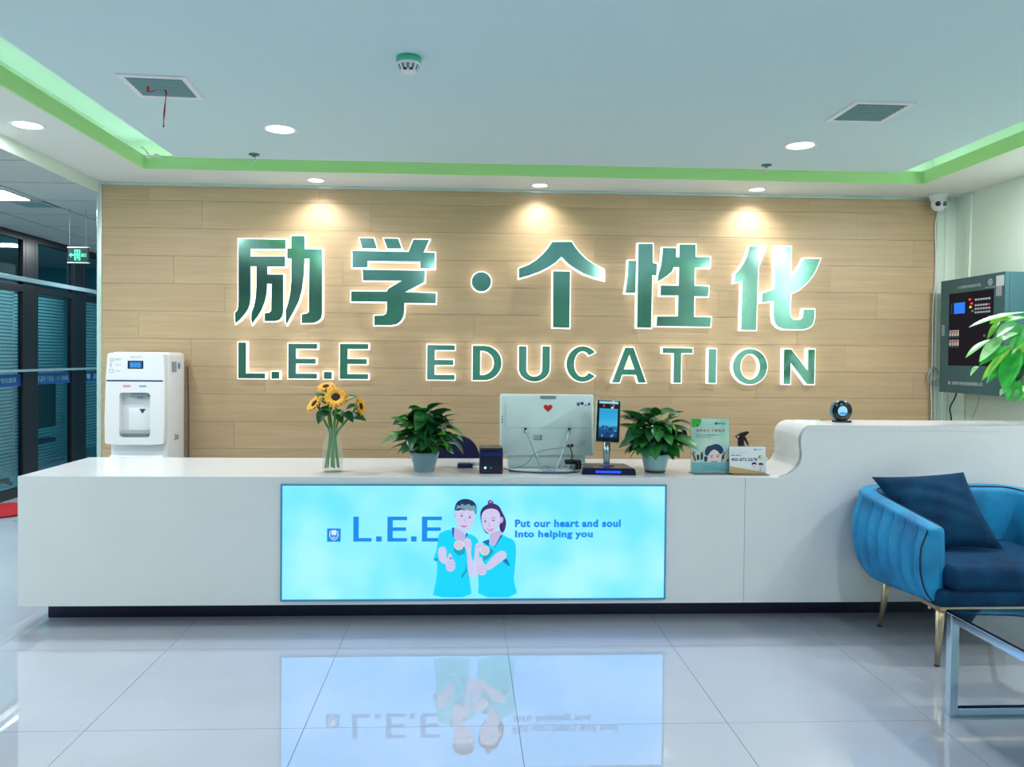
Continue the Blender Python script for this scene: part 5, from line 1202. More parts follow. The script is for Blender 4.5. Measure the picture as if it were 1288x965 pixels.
ob('screen_picture', MB().prism([(rx - .020, rz - .010), (rx + .005, rz - .006), (rx + .022, rz - .009), (rx + .018, rz - .018), (rx, rz - .022), (rx - .015, rz - .018)], ry_ - .0165, ry_ - .0160), mat('speaker_pic', (10, 20, 30), 0.2, light=(.05, .35, .8), es=1.0), t)
ob('button', MB().lathe([(0.0025, -0.0155), (0.0025, -0.014)], (rx, ry_, rz - .040), 10, axis='y'), M_gplas, t)
ob('foot', MB().rbox(rx - .040, rx + .048, ry_ - .025, ry_ + .03, ZL, ZL + .010, 0.003).rbox(rx - .025, rx + .03, ry_ - .01, ry_ + .02, ZL + .006, ZL + .02, .003), M_bplas, t)
cable([(rx - .03, ry_ + .03, ZL + .012), (rx - .05, ry_ + .05, ZL + .008), (rx - .08, ry_ + .09, ZL + .003)], 0.002, mat('cable_rust', (150, 90, 70), 0.5), 'short thin wire leaving the round speaker')

# ---------------------------------------------------------------- office chair behind the desk
ocx, ocy = -0.065, 5.08
t = thing('office_chair', 'navy office chair behind the desk, its rounded back half hidden by the plant', 'chair', (ocx, ocy, 0))
bk = MB()
out = [(-.15, .50), (-.17, .60), (-.17, .72), (-.145, .81), (-.09, .865), (0, .885), (.09, .865), (.145, .81), (.17, .72), (.17, .60), (.15, .50)]
bk.prism([(ocx + x, z) for x, z in chaikin(out, 1)], ocy - .03, ocy + .02)
ob('backrest', bk, M_navyf, t, bevel=0.012)
ob('seat', MB().rbox(ocx - .23, ocx + .23, ocy - .44, ocy + .0, .42, .49, .03), M_navyf, t)
ob('post', MB().lathe([(.028, .09), (.028, .43)], (ocx, ocy - .2, 0), 14), M_gplas, t)
for k in range(5):
    a = 2 * PI * k / 5 + .3
    lg = ob('leg', MB().tube([(ocx, ocy - .2, .11), (ocx + .28 * math.cos(a), ocy - .2 + .28 * math.sin(a), .065)], [.022, .016], 8), M_bplas, t)
    ob('castor', MB().sphere((ocx + .28 * math.cos(a), ocy - .2 + .28 * math.sin(a), .028), .028, seg=12), M_bplas, lg)

# ---------------------------------------------------------------- water dispenser
wx0, wx1, wy0, wy1, wz1 = -2.425, -2.025, 5.36, 5.75, 1.402
t = thing('water_dispenser', 'tall white water dispenser with a small blue display against the wood wall', 'water dispenser', ((wx0 + wx1) / 2, (wy0 + wy1) / 2, 0))
ob('cabinet', MB().rbox(wx0 + .012, wx1, wy0 + .06, wy1, 0.0, wz1, .028), M_wplas, t)
ob('lower_front', MB().rbox(wx0 + .02, wx1 - .02, wy0 + .03, wy0 + .09, 0.05, .70, .012), M_wplas, t)
wm = lambda px, py: (wx0 + (px - 62) / (515 - 62) * (wx1 - wx0), 1.402 - (py - 85) / (800 - 85) * (1.402 - .775) )
def wr_(a, b_, c, d_): p0, p1 = wm(a, d_), wm(c, b_); return p0[0], p1[0], p0[1], p1[1]
head = chaikin([wm(62, 775), wm(90, 800), wm(490, 800), wm(515, 780), wm(515, 110), wm(490, 90), wm(110, 88), wm(80, 110)], 1)
hole = [wm(178, 420), wm(184, 404), wm(200, 398), wm(384, 398), wm(400, 404), wm(406, 420), wm(406, 720), wm(400, 736), wm(384, 742), wm(200, 742), wm(184, 736), wm(178, 720)]
ob('front_panel', MB().prism([head, hole], wy0, wy0 + .07), M_wplas, t, bevel=0.004)
x0, x1, z0, z1 = wr_(178, 400, 405, 740)
nb = MB().box(x0 - .004, x1 + .004, wy0 + .055, wy0 + .069, z0 - .004, z1 + .004)
ob('niche', nb, mat('niche_white', (222, 226, 232), 0.4), t)
x0, x1, z0, z1 = wr_(225, 520, 400, 690)
ob('niche_plate', MB().rbox(x0, x1, wy0 + .046, wy0 + .060, z0, z1, .004), M_wplas, t)
x0, x1, z0, z1 = wr_(182, 690, 402, 712)
ob('drip_tray', MB().box(x0, x1, wy0 + .006, wy0 + .055, z0, z1), mat('tray_grey', (170, 180, 188), 0.3), t)
x0, x1, z0, z1 = wr_(252, 404, 382, 428)
ob('tap_block', MB().box(x0, x1, wy0 + .02, wy0 + .055, z0, z1), mat('tap_grey', (130, 160, 165), 0.35), t)
for k in (302, 324):
    p_ = wm(k, 432)
    ob('spout', MB().lathe([(.006, .0), (.006, -.018)], (p_[0], wy0 + .04, p_[1] + .008), 10), M_gplas, t)
x0, x1, z0, z1 = wr_(83, 300, 503, 311)
ob('accent_line', MB().box(x0, x1, wy0 - .001, wy0 + .004, z0, z1), mat('accent_navy', (30, 50, 120), 0.3), t)
x0, x1, z0, z1 = wr_(240, 152, 356, 213)
ds = ob('display', MB().box(x0, x1, wy0 - .0015, wy0 + .004, z0, z1), M_bplas, t)
x0, x1, z0, z1 = wr_(254, 160, 344, 205)
d2 = ob('display_picture', MB().box(x0, x1, wy0 - .0025, wy0, z0, z1), mat('display_blue', (5, 10, 20), 0.2, light=(.01, .22, .72), es=1.0), ds)
m_ = MB()
for i in range(3):
    p0, p1 = wm(262 + i * 26, 188), wm(280 + i * 26, 170)
    text(m_, '%02d' % (48 + i * 17) if i != 1 else '22', (p0[0], p0[1], p1[0], p1[1]), wy0 - .003)
p0, p1 = wm(262, 203), wm(334, 193); text(m_, 'RO PURE', (p0[0], p0[1], p1[0], p1[1]), wy0 - .003)
ob('display_figures', m_, mat('display_cyan', (5, 10, 20), 0.2, light=(.2, .65, .95), es=1.0), ds)
m_ = MB()
def wt_(b_, a, c, d_, e_): p0, p1 = wm(a, e_), wm(d_, c); text(m_, b_, (p0[0], p0[1], p1[0], p1[1]), wy0 - .0008)
wt_('直饮机', 258, 118, 345, 130); wt_('操作', 145, 135, 190, 150); wt_('注意高温', 145, 180, 192, 190); wt_('扫码', 150, 225, 185, 238)
for a, c, d_, e_ in ((110, 135, 134, 158), (110, 172, 120, 200), (104, 217, 132, 244)):
    p0, p1 = wm(a, e_), wm(d_, c)
    m_.prism([[(p0[0], p0[1]), (p1[0], p0[1]), (p1[0], p1[1]), (p0[0], p1[1])], [(p0[0] + .003, p0[1] + .003), (p1[0] - .003, p0[1] + .003), (p1[0] - .003, p1[1] - .003), (p0[0] + .003, p1[1] - .003)]], wy0 - .001, wy0 - .0005)
ob('lettering', m_, mat('print_grey', (160, 172, 180), 0.5), t)
for (a, c, d_, e_), mm, lab in (((206, 339, 262, 353), mat('hot_pink', (225, 150, 165), 0.4), 'pink hot water key'), ((325, 339, 378, 353), mat('cold_blue', (150, 170, 205), 0.4), 'blue cold water key')):
    x0, x1, z0, z1 = wr_(a, c, d_, e_)
    ob('water_key', MB().rbox(x0, x1, wy0 - .003, wy0 + .003, z0, z1, .002), mm, t, label=lab)
p_ = [wm(305, 524), wm(355, 524), wm(330, 562)]
ob('drop_mark', MB().prism(p_, wy0 + .0450, wy0 + .0458), mat('mark_navy', (40, 70, 105), 0.4), t)
# stickers on the right side face
sd = lambda u, z: (wx1, wy0 + .06 + u * .33, z)
def sidebox(u0, u1, z0, z1, m, n):
    ob(n, MB().box(wx1 - .001, wx1 + .0015, wy0 + .06 + u0 * .33, wy0 + .06 + u1 * .33, z0, z1), m, t)
sidebox(.2, .48, 1.265, 1.337, mat('sticker_grey', (150, 155, 165), 0.5), 'rating_sticker')
m_ = MB().prism(ellipse(.62, 1.307, .07, .024, 20), 0, .0015, fn=lambda x, y, z: (wx1 + .0015 - y, wy0 + .06 + x * .33, z))
ob('round_sticker', m_, mat('sticker_azure', (40, 140, 220), 0.4), t)
m_ = MB().prism([(.38, .835), (.60, .82), (.62, .79), (.34, .79)], 0, .0015, fn=lambda x, y, z: (wx1 + .0015 - y, wy0 + .06 + x * .33, z))
ob('side_tab', m_, M_alu, t)
tag(ob('wall_cable', MB().tube(smooth_path([(wx1 + .01, 5.792, .62), (wx1 + .01, 5.792, 1.0), (wx1 + .002, 5.792, 1.30)]), .004, 6), mat('cable_plum', (90, 60, 80), 0.5), loc=(wx1 + .01, 5.79, .62)), 'thin dark cable running up behind the water dispenser', 'cable')

# ---------------------------------------------------------------- fire alarm panel on the right wall
FX = 3.52
py_n, py_f, pz0, pz1 = 4.955, 5.645, 1.163, 1.981
t = thing('fire_alarm_panel', 'dark teal fire alarm cabinet with a black window on the right wall', 'alarm panel', (XR, (py_n + py_f) / 2, pz0))
M_cab = mat('cabinet_teal', (52, 98, 106), 0.42, vary=.1, vscale=5)
ob('cabinet', MB().box(FX + .03, XR - .001, py_n, py_f, pz0, pz1), M_cab, t, bevel=.004)
# u runs from the far edge (left in view) to the near edge
W_ = py_f - py_n
FXf = FX
fp = lambda u, y, z: (FXf + y, py_f - u * W_, z)
def R2(u0, u1, v0, v1): return [(u0, v0), (u1, v0), (u1, v1), (u0, v1)]
V = lambda f_: pz0 + f_ * (pz1 - pz0)
w0, w1, v0, v1 = .14, .845, V(.24), V(.875)
ob('door', MB().prism([R2(0, 1, pz0, pz1), R2(w0, w1, v0, v1)], 0, .028, fn=fp), M_cab, t)
ob('window', MB().prism(R2(w0, w1, v0, v1), .004, .02, fn=fp), mat('window_black', (5, 8, 34), 0.3, ior=1.25), t)
def pbox(u0, u1, a, b_, m, n, pr_=.002, par=None): return ob(n, MB().prism(R2(u0, u1, V(a), V(b_)), .004 - pr_, .005, fn=fp), m, par or t)
sc_ = pbox(.225, .40, .695, .790, mat('lcd_blue', (5, 20, 60), 0.3, light=(.0, .2, .95), es=1.0), 'screen')
pbox(.175, .19, .70, .79, mat('slot_grey2', (60, 70, 90), .4), 'paper_slot')
for i, (u, vv, c_) in enumerate(((.465, .80, 0), (.495, .765, 0), (.478, .735, 1), (.51, .70, 2))):
    mm = (mat('lamp_red', (200, 20, 20), .4, light=(.9, .05, .04), es=1.6), mat('lamp_amber', (230, 170, 60), .4, light=(.9, .6, .2), es=1.2), mat('lamp_green', (30, 120, 80), .4, light=(.05, .35, .2), es=.8))[c_]
    pbox(u, u + .025, vv, vv + .015, mm, 'status_lamp', .003)
for r_ in range(4):
    for c_ in range(6):
        u = .56 + c_ * .040; vv = .685 + r_ * .030 + (.018 if r_ == 3 else 0)
        pbox(u, u + .026, vv, vv + .015, mat('key_white', (190, 195, 205), .4) if not (r_ == 2 and c_ == 5) else mat('key_red', (220, 50, 60), .4), 'key', .003)
for r_ in range(2):
    for c_ in range(4):
        u = .155 + c_ * .042; vv = .50 - r_ * .085
        k_ = pbox(u, u + .026, vv, vv + .052, mat('switch_white', (225, 205, 200), .4), 'switch', .003)
        pbox(u + .006, u + .02, vv + .03, vv + .045, mat('switch_red', (190, 60, 50), .4), 'switch_mark', .0045, k_)
        pbox(u, u + .02, vv - .016, vv - .006, mat('switch_green', (30, 110, 110), .4), 'switch_lamp', .003)
pbox(.70, .725, .485, .505, mat('lock_grey', (120, 130, 160), .3, .6), 'lock', .004)
m_ = MB()
def ptx(b_, u0, u1, a, c_, y=-.0008, bold=.01): text(m_, b_, (u0, V(a), u1, V(c_)), y, fn=fp, bold=bold)
ptx('火灾报警控制器(联动型)', .275, .655, .905, .935)
ptx('深圳赋安安全系统有限公司', .215, .70, .070, .102, bold=.02)
ptx('FIRE ALARM', .72, .86, .885, .896)
m_.prism([ellipse(.79, V(.932), .033, .023, 20), ellipse(.79, V(.932), .022, .0155, 20)], -.001, -.0004, fn=fp)
m_.prism(ellipse(.79, V(.932), .012, .009, 12), -.001, -.0004, fn=fp)
m_.prism(ellipse(.172, V(.086), .017, .013, 16), -.001, -.0004, fn=fp)
ob('lettering', m_, mat('panel_print', (190, 205, 205), .5), t)
ob('handle', MB().prism(R2(.035, .075, V(.505), V(.605)), -.006, .002, fn=fp), mat('handle_grey', (130, 150, 152), .4), t)
ob('door_sticker', MB().prism(R2(.875, .985, V(.89), V(.975)), -.0008, .0, fn=fp), mat('sticker_white', (215, 220, 225), .5), t)
ob('door_sticker', MB().prism(R2(.875, .955, V(.81), V(.888)), -.0008, .0, fn=fp), mat('sticker_pinkgrey', (165, 165, 170), .5), t)
# cables around the panel
cable([(3.60, 5.56, pz0 + .01), (3.595, 5.57, 1.12), (3.57, 5.6, 1.05), (3.585, 5.6, .98), (3.592, 5.6, .90)], .005, M_cb, 'black cable hanging below the fire alarm panel', name='cable')
cable([(3.70, 5.45, pz0 + .01), (3.70, 5.46, 1.10), (3.69, 5.50, 1.0), (3.68, 5.55, .88)], .002, M_gplas, 'thin grey wire hanging below the fire alarm panel')
for x_, lb_ in ((3.633, 'left strip of white cable trunking in the room corner'),):
    tag(ob('cable_trunking', MB().box(x_, x_ + .034, YB - .016, YB - .003, 0, ZC - .01), M_wall, loc=(x_, YB, 0), bevel=.002), lb_, 'trunking')
tag(ob('cable_trunking', MB().add([(XR - .014, 5.66, 0), (XR, 5.66, 0), (XR, 5.70, 0), (XR - .014, 5.70, 0), (XR - .014, 5.60, ZC - .01), (XR, 5.60, ZC - .01), (XR, 5.64, ZC - .01), (XR - .014, 5.64, ZC - .01)],
    [(0, 1, 2, 3), (4, 7, 6, 5), (0, 4, 5, 1), (1, 5, 6, 2), (2, 6, 7, 3), (3, 7, 4, 0)]), M_wall, loc=(XR, 5.65, 0)), 'slightly slanted strip of cable trunking on the right wall', 'trunking')
cable([(3.575, 5.78, 2.55), (3.55, 5.785, 2.42), (3.56, 5.785, 2.30), (3.565, 5.785, 2.0), (3.545, 5.785, 1.8), (3.55, 5.785, 1.5), (3.55, 5.785, 1.32), (3.54, 5.78, 1.2), (3.55, 5.785, 1.1), (3.555, 5.785, .8)], .006, M_cw, 'pale cables running down the right edge of the wood wall')
lo = MB()
for k in range(4):
    a0 = k * .5
    pts = [(3.55 + .035 * math.cos(a) * (1 + .2 * k), 5.77 - .004 * k, 1.29 + .055 * math.sin(a) - .01 * k) for a in [a0 + 2 * PI * i / 14 for i in range(13)]]
    lo.tube(pts, .003, 5)
tag(ob('cable_coil', lo, M_gplas, loc=(3.55, 5.77, 1.25)), 'small bundle of looped grey cable at the left edge of the alarm panel', 'cable')
# dome camera
cx, cy, cz = 3.52, 5.70, 2.562
t = thing('security_camera', 'white dome security camera in the top right corner of the wood wall', 'camera', (cx, cy, ZC))
ob('base', MB().lathe([(.066, .0), (.066, -.012), (.060, -.022), (.050, -.050)], (cx, cy, ZC), 28), M_wplas, t)
ob('eyeball', MB().sphere((cx, cy - .005, cz), .052, seg=24), M_wplas, t)
for s_, lab, mm in ((-.024, 'black lens', M_bplas), (.020, 'grey infrared window', mat('ir_window', (70, 110, 120), .2))):
    ln = ob('lens', MB().lathe([(.001, -.006), (.014, -.006), (.018, -.003), (.018, .012)], (cx + s_ - .004, cy - .050, cz - .004), 18, axis='y'), mm, t, label=lab)
    ob('lens_glint', MB().sphere((cx + s_, cy - .0565, cz), .0045, seg=8, sc=(1, .3, 1)), M_gplas, ln)

# ---------------------------------------------------------------- money tree at the right
pxc, pyc = 3.30, 4.19
t = thing('money_tree', 'bright green money tree with long leaves reaching in from the right edge', 'plant', (pxc, pyc, ZL))
ob('pot', MB().lathe([(.062, 0), (.066, .004), (.085, .12), (.090, .13), (.083, .132), (.075, .115), (.001, .112)], (pxc, pyc, ZL), 32), M_wplas, t)
ob('trunk', MB().tube([(pxc, pyc, ZL + .10), (pxc + .01, pyc, ZL + .2), (pxc - .01, pyc, ZL + .32), (pxc - .02, pyc, ZL + .42)], [.022, .018, .015, .012], 10), mat('bark', (120, 105, 70), .8, bump=.5), t)
PL_ = [leaf_mat('money_leaf_green', (40, 168, 54), (22, 132, 52)), leaf_mat('money_leaf_lime', (140, 200, 60), (90, 180, 60)), leaf_mat('money_leaf_pale', (160, 212, 150), (110, 190, 120)), leaf_mat('money_leaf_dark', (14, 66, 36), (8, 40, 28))]
def blade(b_, tip, w, k, sag=.015, up=(0, -.5, 1)):
    b_, tip = Vector(b_), Vector(tip); d_ = tip - b_; L_ = d_.length
    y = d_.normalized(); x = y.cross(Vector(up)).normalized(); z = x.cross(y)
    vs, fs = [], []; n = 9
    for i in range(n + 1):
        tt = i / n
        ww = w * .5 * max(.03, math.sin(PI * tt ** 1.15) ** .75 if 0 < tt < 1 else .03)
        c_ = b_ + d_ * tt + Vector((0, 0, sag * 4 * tt * (1 - tt)))
        for s_, h in ((-1, .28), (-.5, .1), (0, 0), (.5, .1), (1, .28)):
            vs.append(tuple(c_ + x * ww * s_ + z * ww * h - ORG[t]))
    for i in range(n):
        for j in range(4): fs.append((i * 5 + j, i * 5 + j + 1, i * 5 + j + 6, i * 5 + j + 5))
    me = bpy.data.meshes.new('leaf'); me.from_pydata(vs, [], fs); me.polygons.foreach_set('use_smooth', [True] * len(fs)); me.materials.append(PL_[k]); me.update()
    o = bpy.data.objects.new('leaf', me); COL.objects.link(o); o.parent = t
LV = [((3.1157,1.6663,4.2),(2.7147,1.5737,4.1),0.045,2,(0,-0.3,1)),((3.0454,1.6427,4.2),(2.8714,1.5991,4.16),0.05,1,(0,-0.9,0.6)),((2.9576,1.6132,4.2),(2.8449,1.5109,4.14),0.03,1,(0,-1,0.4)),((3.0579,1.6086,4.2),(2.8519,1.5235,4.08),0.05,0,(-0.3,-0.9,0.5)),((2.9943,1.5452,4.2),(2.7486,1.3869,4.06),0.058,2,(-0.5,-0.9,0.3)),((2.9243,1.5159,4.2),(2.6859,1.4084,4.08),0.034,2,(0,-0.4,1)),((3.0828,1.5461,4.2),(2.8711,1.5037,4.05),0.045,2,(0,-0.3,1)),((3.0485,1.4886,4.2),(2.7636,1.3675,4.08),0.055,0,(0,-0.6,0.8)),((3.0607,1.4716,4.2),(2.8193,1.2703,4.1),0.06,0,(-0.6,-0.8,0.3)),((3.0665,1.4745,4.2),(2.8609,1.235,4.02),0.105,0,(-0.9,-0.8,0.1)),((3.0428,1.4829,4.2),(2.8039,1.2835,4.12),0.04,1,(0,-0.4,1)),((3.0975,1.4034,4.2),(2.9947,1.2794,4.12),0.075,3,(-0.6,-0.9,0.1)),((3.076,1.3003,4.2),(2.9048,1.1728,4.06),0.06,0,(-0.6,-0.9,0.1)),((3.1117,1.2891,4.2),(2.9794,1.1666,4.08),0.07,0,(-0.6,-0.9,0.1)),((3.0066,1.2311,4.2),(2.8953,1.2039,4.1),0.03,2,(0,-0.6,0.8)),((2.8439,1.3612,4.2),(2.7278,1.3114,4.1),0.022,2,(-0.5,-0.8,0.4)),((3.1171,1.5979,4.2),(2.9823,1.4589,4.14),0.09,0,(-0.4,-0.9,0.3)),((3.1164,1.6321,4.2),(2.9874,1.5964,4.2),0.05,0,(0,-0.5,0.9)),((3.1303,1.5295,4.2),(3.0177,1.4255,4.18),0.09,1,(-0.4,-0.9,0.3)),((3.1197,1.4722,4.2),(3.0019,1.3344,4.18),0.09,0,(-0.4,-0.9,0.3)),((3.1334,1.3808,4.2),(3.0725,1.1879,4.16),0.1,3,(-0.4,-0.9,0.1))]
for (bx, bz, by), (tx_, tz_, ty), w, k, u in LV:
    blade((bx, by, bz), (tx_, ty, tz_), w, k, up=u)
pt_ = MB()
for hx, hy, hz in ((3.10, 4.20, 1.665), (3.13, 4.16, 1.57), (3.07, 4.14, 1.525), (3.17, 4.2, 1.46), (3.4, 4.2, 1.62), (3.45, 4.15, 1.5)):
    pt_.tube(smooth_path([(pxc - .02, pyc, ZL + .40), ((pxc + hx) / 2, hy, hz + .02), (hx, hy, hz)]), .004, 6)
ob('petioles', pt_, mat('petiole', (90, 170, 60), .5), t, kind='stuff')
R = random.Random(8)
for hx, hy, hz in ((3.4, 4.2, 1.62), (3.45, 4.15, 1.5), (3.3, 4.2, 1.6), (3.25, 4.25, 1.5)):
    for k in range(6):
        a = 2 * PI * k / 6 + R.random()
        blade((hx, hy, hz), (hx + .16 * math.cos(a), hy + .13 * math.sin(a), hz - .05 - .06 * R.random()), .055, R.choice([0, 0, 1, 3]))

# ---------------------------------------------------------------- armchair
ax = 2.46
t = thing('armchair', 'blue velvet tub armchair with channel tufting and gold legs', 'armchair', (ax, 3.66, 0))
def velvet():
    m = mat('blue_velvet', (18, 146, 200), 0.6, sheen=.2, vary=1.0, col2=(10, 108, 160), vscale=7, bump=.15, bscale=30)
    b = m.node_tree.nodes['Principled BSDF']; b.inputs['Sheen Tint'].default_value = (*srgb(90, 190, 230), 1); b.inputs['Sheen Roughness'].default_value = .35
    return m
M_vel = velvet()
M_veld = mat('navy_velvet', (6, 62, 98), 0.8, ior=1.25, sheen=.05, vary=1.0, col2=(3, 38, 68), vscale=9, bump=.3, bscale=22)
M_veld.node_tree.nodes['Principled BSDF'].inputs['Sheen Tint'].default_value = (*srgb(70, 150, 190), 1)
M_pipe = mat('piping_navy', (10, 28, 48), .6)
path = [Vector(p_) for p_ in ((2.115, 3.37, 0), (2.075, 3.52, 0), (2.045, 3.68, 0), (2.035, 3.80, 0), (2.07, 3.89, 0), (2.16, 3.925, 0), (2.32, 3.93, 0), (2.46, 3.93, 0))]
path = path + [Vector((2 * ax - p_.x, p_.y, 0)) for p_ in path[-2::-1]]
path = smooth_path(path, 3)
ln = [0]
for a, b_ in zip(path[:-1], path[1:]): ln.append(ln[-1] + (b_ - a).length)
Lt = ln[-1]
NS = 208
def at_s(s_):
    s_ = max(0, min(Lt, s_))
    for i in range(len(ln) - 1):
        if ln[i + 1] >= s_:
            f_ = (s_ - ln[i]) / max(1e-9, ln[i + 1] - ln[i]); p_ = path[i].lerp(path[i + 1], f_)
            return p_
    return path[-1]
rings_ = []; pipe1, pipe2 = [], []
nch = 26
zbt = .305
for i in range(NS + 1):
    s_ = Lt * i / NS; p_ = at_s(s_); d_ = (at_s(s_ + .01) - at_s(s_ - .01)).normalized()
    no = Vector((d_.y, -d_.x, 0)) * -1            # outward
    if (p_ - Vector((ax, 3.6, 0))).dot(no) < 0: no = -no
    e_ = min(s_, Lt - s_)
    arm = max(0, 1 - e_ / .62)
    top = .748 - .105 * arm ** 1.4
    ht = top - zbt
    endk = min(1, math.sqrt(max(0, 1 - (1 - min(1, e_ / .035)) ** 2)) + .12)
    th_ = .047 * endk
    ch = abs(math.sin(PI * s_ / Lt * nch)) ** .4 * .023
    ring = []
    def put(off, z): ring.append((p_.x + no.x * off, p_.y + no.y * off, z))
    lim = .0
    for k in range(0, 11):                          # outer face going up
        f_ = k / 10
        bul = .035 * math.sin(PI * (.15 + .75 * f_)) - .055 * (1 - f_) ** 3
        z = zbt + ht * .93 * f_
        off = th_ + bul * (1 if endk > .9 else endk) + ch * min(1, (1.02 - f_) * 5) * min(1, f_ * 6 + .2) - .01
        # the back stays clear of the desk front
        y_ = p_.y + no.y * off
        if y_ > 3.994: off -= (y_ - 3.994) / max(.2, no.y)
        put(off, z)
    for k in range(1, 7):                           # rounded top
        a = PI * k / 7
        put(th_ * math.cos(a) * 1.0 + (.012 if k < 3 else 0), zbt + ht * .93 + ht * .07 * math.sin(a) * 1.2)
    for k in range(0, 9):                           # inner face going down
        f_ = 1 - k / 8
        put(-th_ - .006 * math.sin(PI * f_), zbt + ht * .93 * f_)
    rings_.append(ring)
    if s_ > .01 and s_ < Lt - .01:
        pipe1.append((p_.x + no.x * -.030 * endk, p_.y + no.y * -.030 * endk, zbt + ht * .995))
        pipe2.append((p_.x + no.x * .012 * endk, p_.y + no.y * .012 * endk, zbt + ht * 1.013))
ob('tub_shell', MB().rings(rings_), M_vel, t)
sm_ = MB()
for k in range(1, nch):
    sm_.tube([rings_[k * 8][q_] for q_ in range(0, 12)], .0024, 5)
ob('groove_shade', sm_, mat('groove_shade_blue', (8, 52, 84), .7), t, kind='stuff')  # dark tubes along the channels, drawing in the shade of the grooves
ob('piping', MB().tube(pipe1[::2], .0045, 6), M_pipe, t)
for sgn in (0, 1):
    i0 = 3 if not sgn else NS - 3
    col_ = [Vector(q_) for q_ in rings_[i0]][:12]
    ob('piping', MB().tube([c_ + Vector((.004 if not sgn else -.004, -.006, 0)) for c_ in col_], .004, 6), M_pipe, t)
def pillow(mb, c, ux, uy, n_, th, N=18, pinch=.06, puffp=.5, noise=0):
    """cushion: c centre, ux/uy half axes, n_ normal"""
    c, ux, uy, n_ = Vector(c), Vector(ux), Vector(uy), Vector(n_).normalized()
    for sgn in (1, -1):
        vs, fs = [], []
        for i in range(N + 1):
            for j in range(N + 1):
                u, v = -1 + 2 * i / N, -1 + 2 * j / N
                pu = u * (1 - pinch * (1 - v * v) * (abs(u) ** 2)); pv_ = v * (1 - pinch * (1 - u * u) * (abs(v) ** 2))
                h = th * ((1 - u * u) * (1 - v * v)) ** puffp
                if noise: h += noise * math.sin(7 * v + 3 * u + 1.5 * math.sin(4 * u)) * (1 - u * u) * (1 - v * v)
                vs.append(tuple(c + ux * pu + uy * pv_ + n_ * h * sgn))
        for i in range(N):
            for j in range(N):
                q_ = (i * (N + 1) + j, (i + 1) * (N + 1) + j, (i + 1) * (N + 1) + j + 1, i * (N + 1) + j + 1)
                fs.append(q_ if sgn > 0 else q_[::-1])
        mb.add(vs, fs, 0, True)
    return mb
ob('seat_base', MB().rbox(2.10, 2 * ax - 2.10, 3.335, 3.90, .298, .375, .022), M_veld, t)
ob('seat_cushion', MB().rbox(2.140, 2 * ax - 2.140, 3.325, 3.88, .362, .485, .045, seg=6), M_veld, t)
fr = MB()
fr.box(2.11, 2 * ax - 2.11, 3.345, 3.365, .283, .300).box(2.10, 2.12, 3.365, 3.93, .283, .300).box(2 * ax - 2.12, 2 * ax - 2.10, 3.365, 3.93, .283, .300).box(2.12, 2 * ax - 2.12, 3.91, 3.93, .283, .300)
ob('frame', fr, M_gold, t)
for lx, ly, dx_, dy_ in ((2.135, 3.385, .022, .055), (2.165, 3.875, .012, .095), (2 * ax - 2.135, 3.385, -.022, .055), (2 * ax - 2.165, 3.875, -.012, .095)):
    lg = ob('leg', MB().tube([(lx, ly, .290), (lx + dx_ * .9, ly + dy_ * .9, .012)], [.021, .011], 14), M_gold, t)
    ob('foot_cap', MB().tube([(lx + dx_ * .9, ly + dy_ * .9, .012), (lx + dx_, ly + dy_, .0)], [.0115, .0115], 12), M_bplas, lg)
for px_, py_ in ((2.105, 3.78), (2.105, 3.42)):
    ob('bolt', MB().lathe([(.006, 0), (.006, -.014)], (px_, py_, .283), 8), M_gold, t)
# loose cushion
TL, TR, BR = Vector((2.0561,3.85,0.8011)), Vector((2.4964,3.79,0.8352)), Vector((2.575, 3.60, .492))
BL = Vector((2.185, 3.64, .492))
cu = MB(); N = 20
cen = (TL + TR + BR + BL) / 4
nn = (TR - TL).cross(BL - TL).normalized()
if nn.y > 0: nn = -nn
for sgn in (1, -1):
    vs, fs = [], []
    for i in range(N + 1):
        for j in range(N + 1):
            u, v = i / N, j / N
            U, V_ = 2 * u - 1, 2 * v - 1
            u2 = .5 + .5 * U * (1 - .07 * (1 - V_ * V_)); v2 = .5 + .5 * V_ * (1 - .05 * (1 - U * U))
            p_ = TL.lerp(TR, u2).lerp(BL.lerp(BR, u2), v2)
            h = .062 * ((1 - U ** 2) * (1 - V_ ** 2)) ** .42
            h += .0045 * math.sin(26 * v + 5 * math.sin(3 * u + 1) + 2 * u) * (1 - U ** 4) * (1 - V_ ** 4) * (1.2 - v)
            vs.append(tuple(p_ + nn * h * (sgn if sgn > 0 else -.6)))
    for i in range(N):
        for j in range(N):
            q_ = (i * (N + 1) + j, (i + 1) * (N + 1) + j, (i + 1) * (N + 1) + j + 1, i * (N + 1) + j + 1)
            fs.append(q_[::-1] if sgn > 0 else q_)
    cu.add(vs, fs, 0, True)
tag(ob('cushion', cu, M_veld, loc=(2.38, 3.65, .48)), 'dark blue velvet cushion leaning in the armchair', 'cushion')

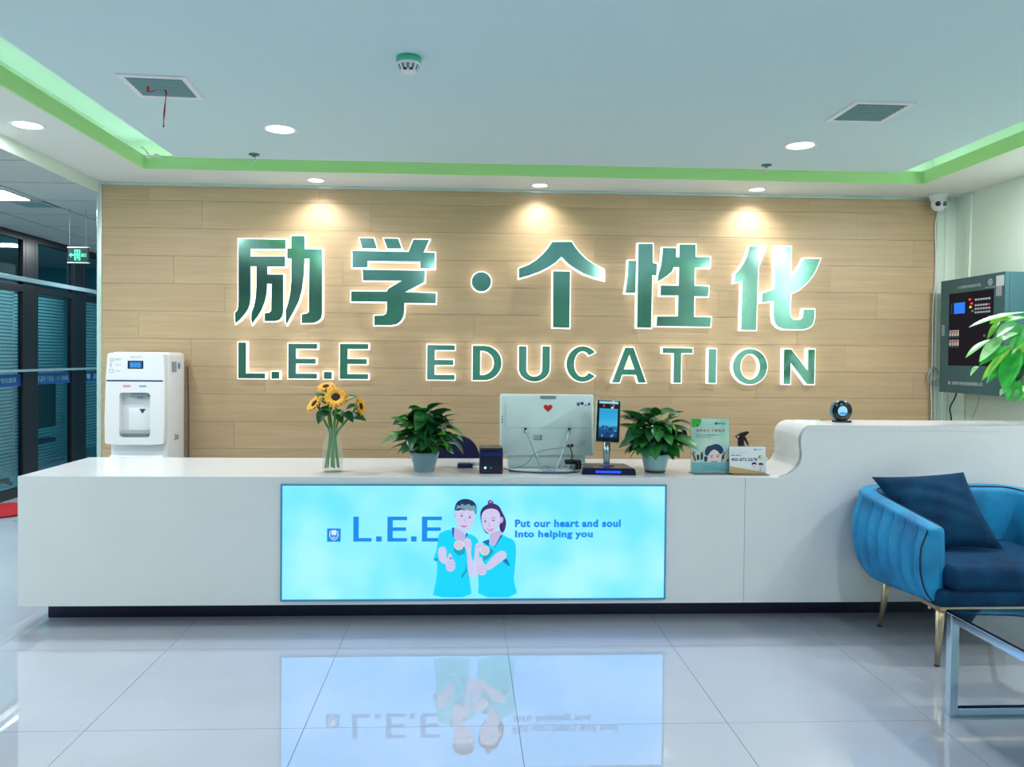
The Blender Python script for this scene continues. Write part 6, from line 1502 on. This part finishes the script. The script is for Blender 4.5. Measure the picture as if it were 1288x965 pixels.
# ---------------------------------------------------------------- glass coffee table
tx0, tx1, ty0, ty1, tzt = 1.915, 2.95, 1.75, 2.955, .405
t = thing('coffee_table', 'glass coffee table on a square chrome tube frame, bottom right', 'table', ((tx0 + tx1) / 2, (ty0 + ty1) / 2, 0))
M_tube = mat('polished_steel', (200, 222, 235), .1, 1.0)
h_ = .0165
for yy in (ty1, ty0):
    f_ = MB()
    f_.box(tx0 - h_, tx0 + h_, yy - h_, yy + h_, 0, tzt).box(tx1 - h_, tx1 + h_, yy - h_, yy + h_, 0, tzt)
    f_.box(tx0 + h_, tx1 - h_, yy - h_, yy + h_, 0, 2 * h_)
    ob('leg_frame', f_, M_tube, t, bevel=.0025)
for xx in (tx0, tx1):
    ob('side_rail', MB().box(xx - h_, xx + h_, ty0 + h_, ty1 - h_, tzt - 2 * h_, tzt), M_tube, t, bevel=.0025)
for yy in (ty0, ty1):
    ob('cross_rail', MB().box(tx0 + h_, tx1 - h_, yy - .006, yy + .006, tzt - .012, tzt), M_tube, t, bevel=.0015)
ob('glass_top', MB().box(tx0 - h_, tx1 + h_, ty0 - h_, ty1 + h_, tzt + .0005, tzt + .0085), mat('smoked_glass', (40, 96, 112), .02, ior=1.45, trans=1.0), t)

# ---------------------------------------------------------------- on the floor at far left
R = random.Random(2)
cl_ = MB(); N = 16; vs, fs = [], []
for i in range(N + 1):
    for j in range(N + 1):
        u, v = i / N, j / N
        x = -4.22 + .40 * u + .03 * math.sin(9 * v); y = 6.72 + .52 * v + .05 * math.sin(7 * u)
        z = .012 + .05 * abs(math.sin(6.3 * u + 2 * math.sin(5 * v))) * abs(math.sin(4.1 * v + 1.2)) * (1 - (2 * u - 1) ** 4) * (1 - (2 * v - 1) ** 4) + .008 * R.random()
        vs.append((x, y, z))
for i in range(N):
    for j in range(N): fs.append((i * (N + 1) + j, (i + 1) * (N + 1) + j, (i + 1) * (N + 1) + j + 1, i * (N + 1) + j + 1))
cl_.add(vs, fs, 0, False)
o = tag(ob('cloth', cl_, mat('crimson_cloth', (176, 24, 34), .8), loc=(-4.0, 7.0, 0)), 'crumpled red cloth lying on the floor at the far left', 'cloth')
md = o.modifiers.new('solid', 'SOLIDIFY'); md.thickness = .008; md.offset = -1
tag(ob('paper_scrap', MB().add([(-3.72, 6.60, .002), (-3.60, 6.55, .002), (-3.56, 6.62, .02), (-3.66, 6.68, .004), (-3.72, 6.60, 0), (-3.60, 6.55, 0), (-3.56, 6.62, .018), (-3.66, 6.68, .002)], [(0, 1, 2, 3), (4, 7, 6, 5), (0, 4, 5, 1), (1, 5, 6, 2), (2, 6, 7, 3), (3, 7, 4, 0)]),
       mat('teal_paper', (40, 160, 160), .6), loc=(-3.65, 6.6, 0)), 'small teal scrap of paper on the floor beside the red cloth', 'paper')
